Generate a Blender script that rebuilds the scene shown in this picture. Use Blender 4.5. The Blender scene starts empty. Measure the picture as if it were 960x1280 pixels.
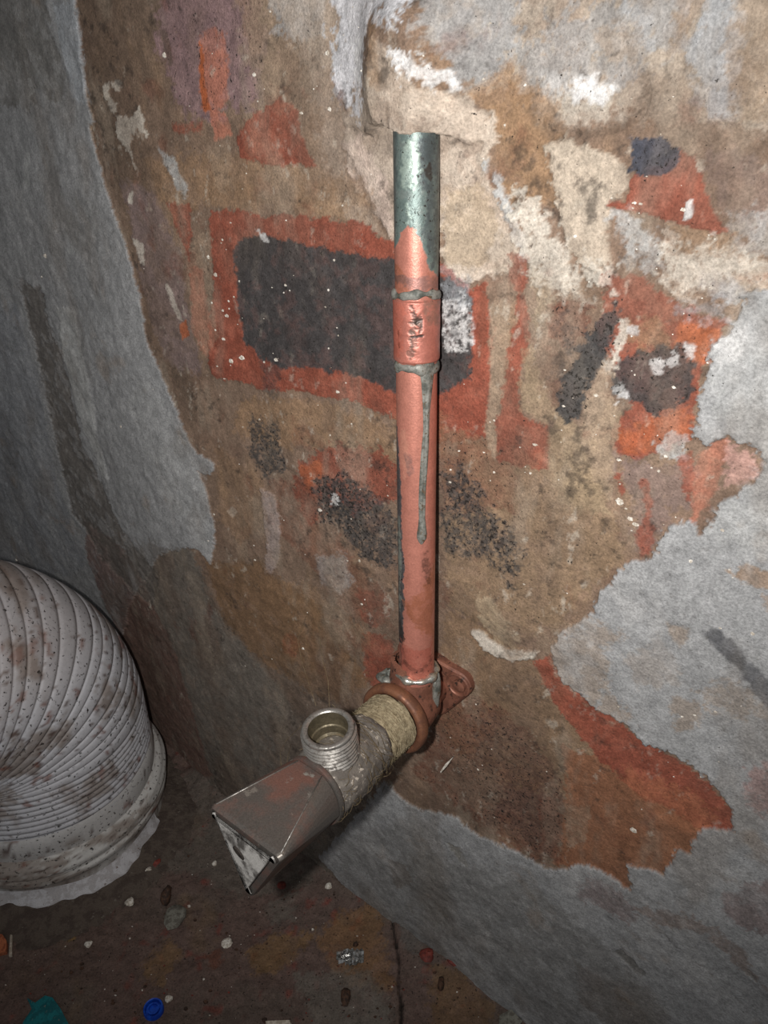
import bpy, bmesh, math, random
import numpy as np
from mathutils import Vector, Matrix

# ------------------------------------------------------------------ camera, world, flash, exposure
SC = bpy.context.scene
COL = SC.collection
H, F, PITCH, YAW = 0.40, 980.0, math.radians(31), math.radians(37.5)
cam_data = bpy.data.cameras.new('camera')
cam = bpy.data.objects.new('camera', cam_data); COL.objects.link(cam)
cam.location = (0, 0, H); cam.rotation_euler = (math.radians(90) - PITCH, 0, 0)
cam_data.sensor_fit = 'VERTICAL'; cam_data.sensor_height = 36.0
cam_data.lens = 36.0 * F / 1280.0; cam_data.clip_start = 0.005
SC.camera = cam
world = bpy.data.worlds.new('dim_room'); SC.world = world; world.use_nodes = True
world.node_tree.nodes['Background'].inputs[0].default_value = (0.95, 0.97, 1.0, 1)
world.node_tree.nodes['Background'].inputs[1].default_value = 0.16
fl = bpy.data.lights.new('phone_flash', 'SPOT'); fl.energy = 3.95; fl.shadow_soft_size = 0.0035
fl.color = (1.0, 0.975, 0.95); fl.spot_size = math.radians(106); fl.spot_blend = 1.0
flash = bpy.data.objects.new('phone_flash', fl); COL.objects.link(flash)
flash.location = (-0.022, 0.004, H - 0.002); flash.rotation_euler = (math.radians(90) - PITCH + math.radians(7), 0, math.radians(-4))
SC.view_settings.view_transform = 'Standard'; SC.view_settings.look = 'None'
SC.view_settings.gamma = 1.0; SC.view_settings.exposure = 0.0; SC.view_settings.use_curve_mapping = False

# ------------------------------------------------------------------ frames and helpers
R_ = Vector((math.cos(YAW), -math.sin(YAW), 0)); N_ = Vector((-math.sin(YAW), -math.cos(YAW), 0)); Z_ = Vector((0, 0, 1))
CAMP = Vector((0, 0, H)); ct, st = math.cos(PITCH), math.sin(PITCH)
def ray(x, y):
    X, Y = (x - 480) / F, (y - 640) / F
    return Vector((X, ct - Y * st, -st - Y * ct))
def on_floor(x, y, z=0.0):
    d = ray(x, y); return CAMP + d * ((z - H) / d.z)
P0 = on_floor(480, 1150)
def sm(t): t = np.clip(t, 0, 1); return t * t * (3 - 2 * t)
def recede(u):                       # the wall bows back towards its left end
    return -0.010 * sm((-np.asarray(u, float) - 0.10) / 0.16)
def on_wall(x, y, w=0.0, follow=False):
    """point of the wall plane (moved w along its normal) that the photo shows at x, y"""
    d = ray(x, y); off = w
    for _ in range(6 if follow else 1):
        s = (P0 + N_ * off - CAMP).dot(N_) / d.dot(N_)
        p = CAMP + d * s
        if follow: off = w + float(recede((p - P0).dot(R_)))
    return p
def uv(x, y):
    p = on_wall(x, y, 0, True); return ((p - P0).dot(R_), p.z)

def srgb(r, g, b):
    return tuple(((c / 255) / 12.92 if c / 255 <= 0.04045 else ((c / 255 + 0.055) / 1.055) ** 2.4) for c in (r, g, b))

# numpy gradient-free value noise
def _h(ix, iy, seed):
    n = (ix.astype(np.int64) * 374761393 + iy.astype(np.int64) * 668265263 + seed * 1442695041) & 0x7fffffff
    n = ((n ^ (n >> 13)) * 1274126177) & 0x7fffffff
    return ((n ^ (n >> 16)) & 0xffff) / 65535.0
def vnoise(x, y, seed=0):
    ix, iy = np.floor(x), np.floor(y); fx, fy = x - ix, y - iy
    fx, fy = fx * fx * (3 - 2 * fx), fy * fy * (3 - 2 * fy)
    a, b = _h(ix, iy, seed), _h(ix + 1, iy, seed); c, d = _h(ix, iy + 1, seed), _h(ix + 1, iy + 1, seed)
    return (a + (b - a) * fx) * (1 - fy) + (c + (d - c) * fx) * fy
def fbm(x, y, f, octv=4, seed=0, gain=0.55):
    t = 0.0; amp = 1.0; tot = 0.0
    ca, sa = math.cos(0.6), math.sin(0.6)
    for o in range(octv):
        t = t + amp * vnoise(x * f + 17.3 * o, y * f - 9.1 * o, seed + o * 7); tot += amp; amp *= gain; f *= 2.03
        x, y = ca * x - sa * y, sa * x + ca * y
    return t / tot * 2 - 1
def poly_sd(px, py, poly):
    n = len(poly); dm = np.full(px.shape, 1e9); ins = np.zeros(px.shape, bool)
    for i in range(n):
        ax, ay = poly[i]; bx, by = poly[(i + 1) % n]
        ex, ey = bx - ax, by - ay; wx, wy = px - ax, py - ay
        t = np.clip((wx * ex + wy * ey) / (ex * ex + ey * ey + 1e-12), 0, 1)
        dm = np.minimum(dm, (wx - ex * t) ** 2 + (wy - ey * t) ** 2)
        if ay != by:
            c = (ay > py) != (by > py)
            ins ^= c & (px < (bx - ax) * (py - ay) / (by - ay) + ax)
    d = np.sqrt(dm); return np.where(ins, -d, d)

class Canvas:
    """colour, pitting and relief of a weathered surface, painted in the surface's own metres"""
    def __init__(s, U, V, base, seed=0):
        s.U, s.V = U.ravel(), V.ravel(); n = s.U.size
        s.c = np.tile(np.array(base, float), (n, 1)); s.h = np.zeros(n); s.pit = np.zeros(n)
        s.e1 = fbm(s.U, s.V, 75, 2, seed + 1); s.e2 = fbm(s.U, s.V, 420, 3, seed + 5)
        s.br = fbm(s.U, s.V, 800, 4, seed + 9, 0.7); s.e3 = fbm(s.U, s.V, 1100, 2, seed + 15); s.n = 0; s.hold = 1.0; s.vary = 0.0; s.vf = 110
    def mask(s, poly, soft, rough, strength=1.0, brk=0.0):
        P = np.array(poly); m = soft + rough * 2 + 0.002
        idx = np.where((s.U > P[:, 0].min() - m) & (s.U < P[:, 0].max() + m) & (s.V > P[:, 1].min() - m) & (s.V < P[:, 1].max() + m))[0]
        if not idx.size: return idx, None
        sd = poly_sd(s.U[idx], s.V[idx], poly) + rough * (s.e1[idx] * 0.9 + s.e2[idx] * 1.5 + s.e3[idx] * 0.9)
        k = sm(0.5 - sd / (2 * soft))
        if brk: k = k * sm((s.br[idx] + 1.0 - brk * 1.6) * 1.5 + 0.25)
        return idx, k * strength
    def paint(s, col, poly, a=1.0, soft=0.0006, rough=0.0012, h=0.0, brk=0.0, pit=None):
        idx, k = s.mask(poly, soft, rough, 1.0, brk)
        if k is None: return
        s.n += 1; x, y = s.U[idx], s.V[idx]
        if s.vary:
            n1 = fbm(x, y, s.vf, 5, 100 + s.n * 3, 0.62); n2 = fbm(x, y, s.vf * 2.6, 4, 500 + s.n * 3, 0.65)
            k = k * (1 - s.vary * s.hold * sm((n1 * 1.2 + n2 * 0.9) * 2.0 + 0.05))
            tone = (1 + 0.20 * n2 + 0.14 * n1)[:, None]
        else: tone = 1.0
        ka = (k * a)[:, None]
        s.c[idx] = s.c[idx] * (1 - ka) + np.array(col) * tone * ka
        if h: s.h[idx] += h * k
        if pit is not None: s.pit[idx] = s.pit[idx] * (1 - k * a) + pit * k * a

def grid_mesh(name, pos, nu, nv, colors, pit, mat, flip=False):
    me = bpy.data.meshes.new(name)
    I = np.arange(nu * nv).reshape(nv, nu)
    q = np.stack([I[:-1, :-1], I[:-1, 1:], I[1:, 1:], I[1:, :-1]], -1).reshape(-1, 4)
    if flip: q = q[:, ::-1]
    me.vertices.add(nu * nv); me.vertices.foreach_set('co', pos.astype(np.float32).ravel())
    me.loops.add(q.size); me.loops.foreach_set('vertex_index', q.astype(np.int32).ravel())
    me.polygons.add(len(q)); me.polygons.foreach_set('loop_start', np.arange(0, q.size, 4, dtype=np.int32))
    me.polygons.foreach_set('loop_total', np.full(len(q), 4, np.int32))
    me.polygons.foreach_set('use_smooth', np.ones(len(q), bool))
    at = me.color_attributes.new('tint', 'FLOAT_COLOR', 'POINT')
    rgba = np.concatenate([np.clip(colors, 0, 1), np.clip(pit, 0, 1)[:, None]], 1).astype(np.float32)
    at.data.foreach_set('color', rgba.ravel())
    me.update(calc_edges=True); me.validate(); me.materials.append(mat)
    o = bpy.data.objects.new(name, me); COL.objects.link(o); return o

# ------------------------------------------------------------------ materials
def new_mat(name):
    m = bpy.data.materials.new(name); m.use_nodes = True
    nt = m.node_tree; b = nt.nodes['Principled BSDF']; return m, nt, b
def nd(nt, typ, **kw):
    n = nt.nodes.new(typ)
    for k, v in kw.items():
        if k.startswith('_'): setattr(n, k[1:], v)
        else: n.inputs[k].default_value = v
    return n
def surface_mat(name, rough=0.9, grain=1400, grain_amt=0.30, bump=0.6, pit_scale=900, spec=0.25, metal=0.0, bumpd=0.0006):
    """painted tint attribute + fine procedural grain, pits and bump"""
    m, nt, b = new_mat(name); L = nt.links.new
    a = nd(nt, 'ShaderNodeVertexColor', _layer_name='tint')
    tc = nd(nt, 'ShaderNodeTexCoord')
    n1 = nd(nt, 'ShaderNodeTexNoise', Scale=grain, Detail=5.0, Roughness=0.65); L(tc.outputs['Object'], n1.inputs['Vector'])
    mr = nd(nt, 'ShaderNodeMapRange'); mr.inputs[1].default_value = 0.3; mr.inputs[2].default_value = 0.7
    mr.inputs[3].default_value = 1 - grain_amt; mr.inputs[4].default_value = 1 + grain_amt; L(n1.outputs[0], mr.inputs[0])
    n3 = nd(nt, 'ShaderNodeTexNoise', Scale=grain * 0.13, Detail=4.0, Roughness=0.7); L(tc.outputs['Object'], n3.inputs['Vector'])
    mr3 = nd(nt, 'ShaderNodeMapRange'); mr3.inputs[1].default_value = 0.3; mr3.inputs[2].default_value = 0.7
    mr3.inputs[3].default_value = 1 - grain_amt * 0.6; mr3.inputs[4].default_value = 1 + grain_amt * 0.6; L(n3.outputs[0], mr3.inputs[0])
    mm = nd(nt, 'ShaderNodeMath', _operation='MULTIPLY'); L(mr.outputs[0], mm.inputs[0]); L(mr3.outputs[0], mm.inputs[1])
    vm = nd(nt, 'ShaderNodeVectorMath', _operation='SCALE'); L(a.outputs['Color'], vm.inputs[0]); L(mm.outputs[0], vm.inputs['Scale'])
    # pits: dark specks whose density follows the attribute's alpha
    n2 = nd(nt, 'ShaderNodeTexNoise', Scale=pit_scale, Detail=3.0, Roughness=0.6); L(tc.outputs['Object'], n2.inputs['Vector'])
    ad = nd(nt, 'ShaderNodeMath', _operation='MULTIPLY_ADD'); L(a.outputs['Alpha'], ad.inputs[0]); ad.inputs[1].default_value = 0.22; L(n2.outputs[0], ad.inputs[2])
    mp = nd(nt, 'ShaderNodeMapRange', _interpolation_type='SMOOTHSTEP'); mp.inputs[1].default_value = 0.70; mp.inputs[2].default_value = 0.80; L(ad.outputs[0], mp.inputs[0])
    mix = nd(nt, 'ShaderNodeMix', _data_type='RGBA'); L(mp.outputs[0], mix.inputs[0]); L(vm.outputs[0], mix.inputs[6]); mix.inputs[7].default_value = (0.022, 0.018, 0.015, 1)
    L(mix.outputs[2], b.inputs['Base Color'])
    b.inputs['Roughness'].default_value = rough; b.inputs['Specular IOR Level'].default_value = spec; b.inputs['Metallic'].default_value = metal
    bp = nd(nt, 'ShaderNodeBump', Strength=bump, Distance=bumpd)
    sb = nd(nt, 'ShaderNodeMath', _operation='SUBTRACT'); L(n1.outputs[0], sb.inputs[0]); L(mp.outputs[0], sb.inputs[1])
    s2 = nd(nt, 'ShaderNodeMath', _operation='ADD'); L(sb.outputs[0], s2.inputs[0]); L(n3.outputs[0], s2.inputs[1])
    L(s2.outputs[0], bp.inputs['Height']); L(bp.outputs[0], b.inputs['Normal'])
    return m
def mix_mat(name, c1, c2, scale=300, thr=0.5, width=0.06, rough=0.6, rough2=None, metal=0.0, metal2=None, bump=0.3, bumpd=0.0004, c3=None, thr3=0.62, spec=0.4, grain=0.15, stretch=(1, 1, 1)):
    """two or three colours in procedural blotches with fine grain"""
    m, nt, b = new_mat(name); L = nt.links.new
    tc = nd(nt, 'ShaderNodeTexCoord'); mpg = nd(nt, 'ShaderNodeMapping'); mpg.inputs['Scale'].default_value = stretch
    L(tc.outputs['Object'], mpg.inputs[0])
    n = nd(nt, 'ShaderNodeTexNoise', Scale=scale, Detail=6.0, Roughness=0.65); L(mpg.outputs[0], n.inputs['Vector'])
    mp = nd(nt, 'ShaderNodeMapRange', _interpolation_type='SMOOTHSTEP'); mp.inputs[1].default_value = thr - width; mp.inputs[2].default_value = thr + width; L(n.outputs[0], mp.inputs[0])
    mix = nd(nt, 'ShaderNodeMix', _data_type='RGBA'); L(mp.outputs[0], mix.inputs[0]); mix.inputs[6].default_value = (*c1, 1); mix.inputs[7].default_value = (*c2, 1)
    out = mix.outputs[2]
    if c3 is not None:
        k = nd(nt, 'ShaderNodeTexNoise', Scale=scale * 2.3, Detail=5.0, Roughness=0.6); L(mpg.outputs[0], k.inputs['Vector'])
        q = nd(nt, 'ShaderNodeMapRange', _interpolation_type='SMOOTHSTEP'); q.inputs[1].default_value = thr3 - 0.03; q.inputs[2].default_value = thr3 + 0.03; L(k.outputs[0], q.inputs[0])
        m3 = nd(nt, 'ShaderNodeMix', _data_type='RGBA'); L(q.outputs[0], m3.inputs[0]); L(out, m3.inputs[6]); m3.inputs[7].default_value = (*c3, 1); out = m3.outputs[2]
    g = nd(nt, 'ShaderNodeTexNoise', Scale=2200, Detail=3.0); L(tc.outputs['Object'], g.inputs['Vector'])
    gr = nd(nt, 'ShaderNodeMapRange'); gr.inputs[1].default_value = 0.3; gr.inputs[2].default_value = 0.7; gr.inputs[3].default_value = 1 - grain; gr.inputs[4].default_value = 1 + grain; L(g.outputs[0], gr.inputs[0])
    vm = nd(nt, 'ShaderNodeVectorMath', _operation='SCALE'); L(out, vm.inputs[0]); L(gr.outputs[0], vm.inputs['Scale'])
    L(vm.outputs[0], b.inputs['Base Color'])
    def chan(sock, v1, v2):
        if v2 is None or v1 == v2: b.inputs[sock].default_value = v1; return
        r = nd(nt, 'ShaderNodeMapRange'); r.inputs[3].default_value = v1; r.inputs[4].default_value = v2; L(mp.outputs[0], r.inputs[0]); L(r.outputs[0], b.inputs[sock])
    chan('Roughness', rough, rough2); chan('Metallic', metal, metal2); b.inputs['Specular IOR Level'].default_value = spec
    bp = nd(nt, 'ShaderNodeBump', Strength=bump, Distance=bumpd); L(n.outputs[0], bp.inputs['Height']); L(bp.outputs[0], b.inputs['Normal'])
    return m

M_wall = surface_mat('weathered_plaster_and_paint')
M_floor = surface_mat('rubble_strewn_floor', grain=1100, grain_amt=0.3, bump=0.7, spec=0.3, rough=0.85)
M_pipe = surface_mat('oxidised_copper', rough=0.44, grain=1600, grain_amt=0.16, bump=0.3, metal=0.40, spec=0.5, bumpd=0.0003)
M_hose = surface_mat('dirty_white_plastic', rough=0.55, grain=700, grain_amt=0.08, bump=0.15, spec=0.4, pit_scale=520, bumpd=0.0003)
M_solder = mix_mat('dull_solder', srgb(140, 139, 132), srgb(74, 76, 70), 260, 0.5, 0.12, 0.42, 0.65, 0.35, 0.1, c3=srgb(92, 78, 62), thr3=0.6, bump=0.5)
M_shiny = mix_mat('bright_solder', srgb(215, 212, 200), srgb(120, 112, 100), 400, 0.55, 0.1, 0.22, 0.5, 0.9, 0.5, bump=0.5)
M_brz = mix_mat('brown_stained_copper_fitting', srgb(150, 102, 84), srgb(108, 70, 56), 190, 0.5, 0.12, 0.4, 0.6, 0.4, 0.2, c3=srgb(60, 46, 40), thr3=0.60, bump=0.35)
M_ring = mix_mat('dark_orange_brass_rim', srgb(140, 96, 72), srgb(100, 66, 50), 220, 0.5, 0.1, 0.38, 0.6, 0.45, 0.2, bump=0.3)
M_hemp = mix_mat('wound_hemp_fibre', srgb(162, 149, 122), srgb(124, 111, 88), 600, 0.5, 0.15, 0.9, bump=0.8, c3=srgb(86, 74, 52), thr3=0.64, spec=0.15)
M_strand = mix_mat('hemp_strand_fibre', srgb(112, 98, 76), srgb(84, 72, 54), 500, 0.5, 0.15, 0.9, spec=0.1)
M_body = mix_mat('mortar_caked_chrome', srgb(120, 113, 105), srgb(88, 82, 76), 210, 0.5, 0.1, 0.65, 0.85, 0.35, 0.0, c3=srgb(170, 160, 148), thr3=0.62, bump=0.9, bumpd=0.0009)
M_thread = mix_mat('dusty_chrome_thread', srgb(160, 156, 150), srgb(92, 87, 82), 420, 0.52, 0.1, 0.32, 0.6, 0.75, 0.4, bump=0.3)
M_bore = mix_mat('dull_brass_bore', srgb(120, 110, 90), srgb(84, 76, 60), 260, 0.5, 0.1, 0.35, 0.6, 0.6, 0.4, bump=0.2)
M_knob = mix_mat('worn_chrome_with_reddish_reflection', srgb(108, 103, 98), srgb(118, 86, 76), 60, 0.54, 0.12, 0.36, 0.5, 0.6, 0.4, c3=srgb(142, 136, 128), thr3=0.64, bump=0.25, grain=0.2)  # reddish blotches are a reflection put into the worn chrome's colour
M_face = mix_mat('chalky_worn_metal_end', srgb(190, 187, 182), srgb(110, 106, 102), 130, 0.56, 0.08, 0.6, 0.5, 0.2, 0.5, c3=srgb(38, 36, 34), thr3=0.64, bump=0.6)
M_dark = mix_mat('black_grime', srgb(30, 28, 26), srgb(52, 46, 42), 300, rough=0.8, spec=0.2)
M_white = mix_mat('white_plaster_crumb', srgb(220, 214, 204), srgb(176, 166, 152), 900, rough=0.9, spec=0.2)
M_mortar = mix_mat('grey_bedding_mortar', srgb(92, 82, 74), srgb(78, 68, 62), 150, rough=0.95, c3=srgb(110, 102, 94), thr3=0.66, bump=1.0, bumpd=0.002, spec=0.15)
M_blue = mix_mat('blue_plastic', srgb(18, 78, 190), srgb(12, 58, 160), 300, rough=0.4)
M_teal = mix_mat('teal_scrap', srgb(22, 118, 124), srgb(16, 92, 98), 200, rough=0.6, c3=srgb(110, 120, 112), thr3=0.68)
M_brick = mix_mat('orange_brick', srgb(176, 104, 70), srgb(140, 78, 52), 500, rough=0.95)
M_red = mix_mat('red_paint_chip', srgb(124, 56, 46), srgb(96, 44, 38), 600, rough=0.7)
M_stone = mix_mat('grey_stone', srgb(124, 122, 112), srgb(94, 90, 82), 400, rough=0.9)
M_brown = mix_mat('brown_lump', srgb(82, 58, 44), srgb(52, 38, 30), 500, rough=0.8)
M_foil = mix_mat('crumpled_clear_foil', srgb(210, 210, 208), srgb(150, 148, 144), 700, rough=0.12, metal=0.85)
M_paper = mix_mat('pale_strip', srgb(206, 196, 182), srgb(170, 158, 142), 400, rough=0.85)

# ------------------------------------------------------------------ the painted wall
GREY = srgb(148, 148, 148); LGREY = srgb(170, 170, 168); COOL = srgb(164, 168, 172); DGREY = srgb(112, 109, 104)
BROWN = srgb(122, 102, 87); TAN = srgb(147, 128, 109); OCHRE = srgb(143, 114, 86); DBROWN = srgb(88, 75, 64); CREAM = srgb(188, 174, 159)
RED = srgb(134, 73, 57); ORANGE = srgb(166, 91, 55); SALMON = srgb(168, 108, 88); BRICK = srgb(110, 68, 53); MAUVE = srgb(124, 107, 104)
BLACK = srgb(60, 60, 60); WHITE = srgb(208, 206, 204); WARMW = srgb(188, 180, 168); RBROWN = srgb(98, 70, 58); BLUEBLK = srgb(58, 62, 72)

us = []
u = -0.62
while u < 0.50:
    us.append(u)
    if u < -0.345: u += 0.004
    elif u < -0.20: u += 0.0008
    elif u < 0.18: u += 0.0008 - 0.00042 * (u + 0.20) / 0.38
    elif u < 0.30: u += 0.0012
    else: u += 0.005
us = np.array(us)
vs = []
v = -0.012
while v < 0.62:
    vs.append(v); v += 0.00052 if v < 0.425 else 0.0015
vs = np.array(vs)
U, V = np.meshgrid(us, vs)
cv = Canvas(U, V, BROWN, 3); cv.vary = 0.42; cv.hold = 1.0
def W(pts): return [uv(max(-70, min(1060, x)), max(-90, min(1400, y))) for x, y in pts]
def box(x0, y0, x1, y1): return [(x0, y0), (x1, y0), (x1, y1), (x0, y1)]
coat = np.zeros(U.size); held = np.zeros(U.size)                   # where the grey skim coat lies
def wp(col, pts, a=1.0, soft=1.8, rough=5, h=0.0, brk=0.0, pit=None, keep=False):
    if keep:
        idx, k = cv.mask(W(pts), soft * 0.00025, rough * 0.00025); coat[idx] = np.maximum(coat[idx], k)
        v0, cv.vary = cv.vary, 0.0
    # soft and rough are given in hundredths of a centimetre on the wall
    cv.hold = 0.25 if col in (BLACK, BLUEBLK) or a >= 0.94 else 0.6 if col in (RED, ORANGE) else 1.0
    if col in (BLACK, BLUEBLK) or (col is RED and a > 0.9):
        idx, k = cv.mask(W(pts), soft * 0.00025, rough * 0.00025); held[idx] = np.maximum(held[idx], k * a * (1 if col is not RED else 0.5))
    cv.paint(col, W(pts), a, soft * 0.00025, rough * 0.00025, h * 0.001, brk, pit)
    if keep: cv.vary = v0

# undercoat mottling of the brown render
Uf, Vf = cv.U, cv.V
mot = fbm(Uf, Vf, 45, 5, 31); mot2 = fbm(Uf + 3, Vf * 0.45, 90, 4, 57)
cv.c *= (1 + 0.20 * mot + 0.14 * mot2)[:, None]
t_ = sm(mot2 * 1.6 - 0.1)[:, None] * 0.45
cv.c = cv.c * (1 - t_) + np.array(OCHRE) * t_ * 0.8 + np.array(TAN) * t_ * 0.2
t_ = sm(fbm(Uf, Vf, 60, 4, 91) * 2.0 - 0.25)[:, None] * 0.35
cv.c = cv.c * (1 - t_) + np.array(RBROWN) * t_
cv.pit[:] = 0.12

# ---- broad zones
wp(DBROWN, [(95, -60), (210, -60), (215, 60), (180, 130), (190, 260), (230, 420), (240, 520), (200, 440), (160, 280), (110, 120)], 0.55, 14, 12)
wp(srgb(130, 106, 106), [(195, -40), (325, -40), (335, 60), (322, 130), (250, 150), (215, 130), (198, 60)], 0.95, 8, 12, pit=0.4, brk=0.1)
wp(BRICK, [(300, -40), (322, -40), (330, 40), (318, 70), (306, 40)], 0.5, 4, 8, brk=0.2)
wp(MAUVE, [(150, 220), (190, 240), (225, 320), (235, 400), (250, 470), (205, 450), (182, 380), (170, 300)], 0.8, 6, 8, pit=0.2)
wp(TAN, [(300, -40), (430, -40), (440, 120), (420, 200), (480, 290), (380, 270), (340, 140), (300, 60)], 0.7, 10, 10)
wp(OCHRE, [(180, 200), (300, 190), (420, 220), (480, 290), (380, 270), (270, 262), (200, 250)], 0.55, 8, 10)
wp(GREY, [(330, -40), (410, -40), (408, 40), (378, 52), (345, 40)], 0.75, 5, 10)
wp(srgb(166, 154, 140), [(540, -80), (1000, -80), (1000, 175), (860, 165), (770, 150), (690, 130), (640, 100), (590, 115), (555, 60)], 0.85, 8, 12)
wp(GREY, [(560, -40), (652, -40), (648, 40), (625, 90), (590, 112), (565, 80), (545, 30)], 0.8, 4, 10, h=0.2)
wp(GREY, [(655, 60), (700, 30), (760, 0), (810, 30), (800, 80), (770, 100), (720, 95), (680, 130), (655, 110)], 0.65, 5, 14, brk=0.25)
wp(COOL, [(862, 60), (885, -20), (925, -20), (922, 60), (918, 138), (890, 140), (868, 120)], 0.75, 4, 8, h=0.3)
wp(COOL, [(780, 0), (860, -20), (850, 60), (800, 50)], 0.5, 6, 10)
wp(TAN, [(740, 40), (790, 30), (795, 66), (750, 70)], 0.5, 5, 8)
wp(OCHRE, [(850, -20), (872, -20), (858, 50), (842, 60)], 0.45, 4, 6)
wp(TAN, [(925, -40), (1000, -40), (1000, 150), (940, 150), (915, 100)], 0.85, 6, 10)
wp(WARMW, [(683, 128), (730, 118), (775, 130), (782, 150), (740, 160), (700, 156), (680, 148)], 0.5, 5, 8)
wp(WHITE, [(720, 106), (742, 102), (757, 114), (750, 126), (726, 124)], 0.9, 5, 5)
wp(WHITE, [(680, 90), (700, 84), (705, 110), (690, 116)], 0.3, 5, 6)
wp(OCHRE, [(585, 120), (640, 85), (690, 130), (700, 170), (685, 185), (700, 260), (655, 250), (640, 290), (618, 210), (612, 150)], 0.75, 5, 8)
wp(BROWN, [(700, 160), (780, 165), (850, 160), (1000, 170), (1000, 260), (895, 250), (870, 200), (790, 172), (740, 180)], 0.85, 6, 8)
wp(MAUVE, [(885, 200), (1000, 210), (1000, 280), (920, 285), (895, 250)], 0.5, 6, 8)
# cream and white plaster round the pipe's top
wp(srgb(178, 164, 150), [(330, -20), (440, -20), (470, 150), (432, 215), (450, 245), (490, 300), (470, 300), (420, 260), (400, 190), (380, 80)], 0.55, 10, 12)
wp(CREAM, [(425, 190), (425, 150), (455, 110), (485, 90), (500, 40), (520, 60), (558, 106), (592, 122), (614, 150), (618, 178), (603, 205), (612, 225), (640, 300), (664, 332), (640, 340), (600, 352), (555, 352), (552, 290), (490, 302), (462, 262), (435, 222)], 0.92, 2.5, 7, h=0.6)
wp(srgb(158, 140, 118), [(555, 230), (604, 232), (612, 262), (622, 300), (600, 335), (556, 330)], 0.7, 5, 7)
wp(srgb(200, 180, 168), [(424, 182), (450, 170), (488, 230), (490, 300), (462, 262), (435, 224)], 0.7, 3, 5)
wp(COOL, [(415, 120), (410, 40), (440, -40), (540, -40), (540, 10), (520, 40), (505, 30), (480, 24), (484, 60), (478, 90), (470, 120), (452, 110), (448, 140), (436, 130)], 0.96, 5, 12, brk=0.15)
wp(WHITE, [(445, -40), (500, -40), (484, 20), (482, 60), (470, 105), (450, 90), (430, 40)], 0.96, 5, 12, brk=0.22, h=0.3)
wp(WHITE, [(520, 56), (545, 60), (575, 85), (586, 108), (560, 104), (540, 94), (525, 90)], 0.8, 3, 8, brk=0.3, h=0.3)
wp(WHITE, [(440, 100), (462, 105), (470, 130), (450, 140)], 0.7, 3, 8, brk=0.4)
wp(OCHRE, [(485, 18), (505, 22), (510, 100), (506, 112), (492, 108)], 0.75, 2.5, 4)
wp(DBROWN, [(506, 20), (512, 22), (515, 112), (508, 110)], 0.4, 2, 2)
wp(DBROWN, [(565, 100), (576, 108), (614, 142), (612, 146), (590, 130), (562, 104)], 0.75, 1.2, 2, h=-0.5)
wp(DBROWN, [(424, 190), (430, 186), (458, 240), (484, 290), (478, 292), (450, 248)], 0.4, 2, 3, h=-0.4)
wp(OCHRE, [(400, 222), (452, 220), (470, 262), (420, 262)], 0.5, 4, 7, pit=0.4)
wp(LGREY, [(608, 205), (616, 212), (645, 270), (668, 330), (655, 334), (636, 290)], 0.9, 2, 5, h=0.5)
# pale layers, upper right
wp(srgb(174, 161, 145), [(684, 184), (712, 174), (742, 186), (778, 200), (792, 232), (764, 258), (758, 300), (765, 330), (740, 340), (716, 330), (704, 282), (692, 230)], 0.95, 2, 5, h=0.9)
wp(WARMW, [(640, 244), (668, 250), (690, 292), (716, 330), (775, 335), (768, 366), (730, 360), (748, 380), (730, 388), (700, 375), (680, 395), (668, 360), (655, 330)], 0.8, 4, 10, brk=0.3, h=0.5)
wp(LGREY, [(765, 262), (800, 270), (825, 285), (828, 318), (850, 330), (835, 352), (800, 340), (775, 338)], 0.75, 3, 9, brk=0.2)
wp(CREAM, [(828, 270), (872, 285), (905, 300), (960, 318), (1000, 330), (1000, 375), (900, 366), (850, 378), (815, 350), (825, 320)], 0.9, 3, 9, brk=0.2, h=0.4)
wp(ORANGE, [(870, 345), (960, 335), (1000, 340), (1000, 352), (920, 356)], 0.35, 4, 6, brk=0.4)
wp(LGREY, [(900, 284), (930, 270), (1000, 260), (1000, 330), (930, 318)], 0.6, 4, 8, brk=0.25)
wp(OCHRE, [(826, 276), (872, 284), (921, 291), (905, 316), (866, 324), (840, 312), (852, 295)], 0.85, 2, 4, h=0.3)
wp(COOL, [(880, 345), (930, 340), (930, 372), (890, 376)], 0.7, 4, 8)
wp(DBROWN, [(688, 165), (760, 160), (800, 140), (806, 90), (812, 92), (805, 150), (770, 168), (700, 176)], 0.45, 2.5, 4, h=-0.5)
wp(DBROWN, [(660, 130), (690, 165), (688, 172), (656, 140)], 0.45, 2, 4, h=-0.3)
# red bit with a black top
wp(RED, [(846, 188), (872, 200), (881, 240), (896, 274), (917, 294), (880, 286), (860, 282), (822, 276), (790, 266), (758, 258), (764, 249), (780, 254), (788, 222), (800, 212)], 1, 0.8, 2.5, h=0.35)
wp(BLUEBLK, [(786, 173), (802, 178), (816, 174), (832, 178), (846, 190), (847, 204), (832, 217), (806, 222), (786, 213)], 1, 0.9, 3, pit=0.5)
wp(CREAM, [(868, 198), (878, 202), (876, 214), (868, 210)], 0.9, 0.8, 2, h=0.4)
wp(WHITE, [(857, 252), (865, 250), (864, 272), (855, 274)], 1, 0.6, 1, h=0.4)

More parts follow.
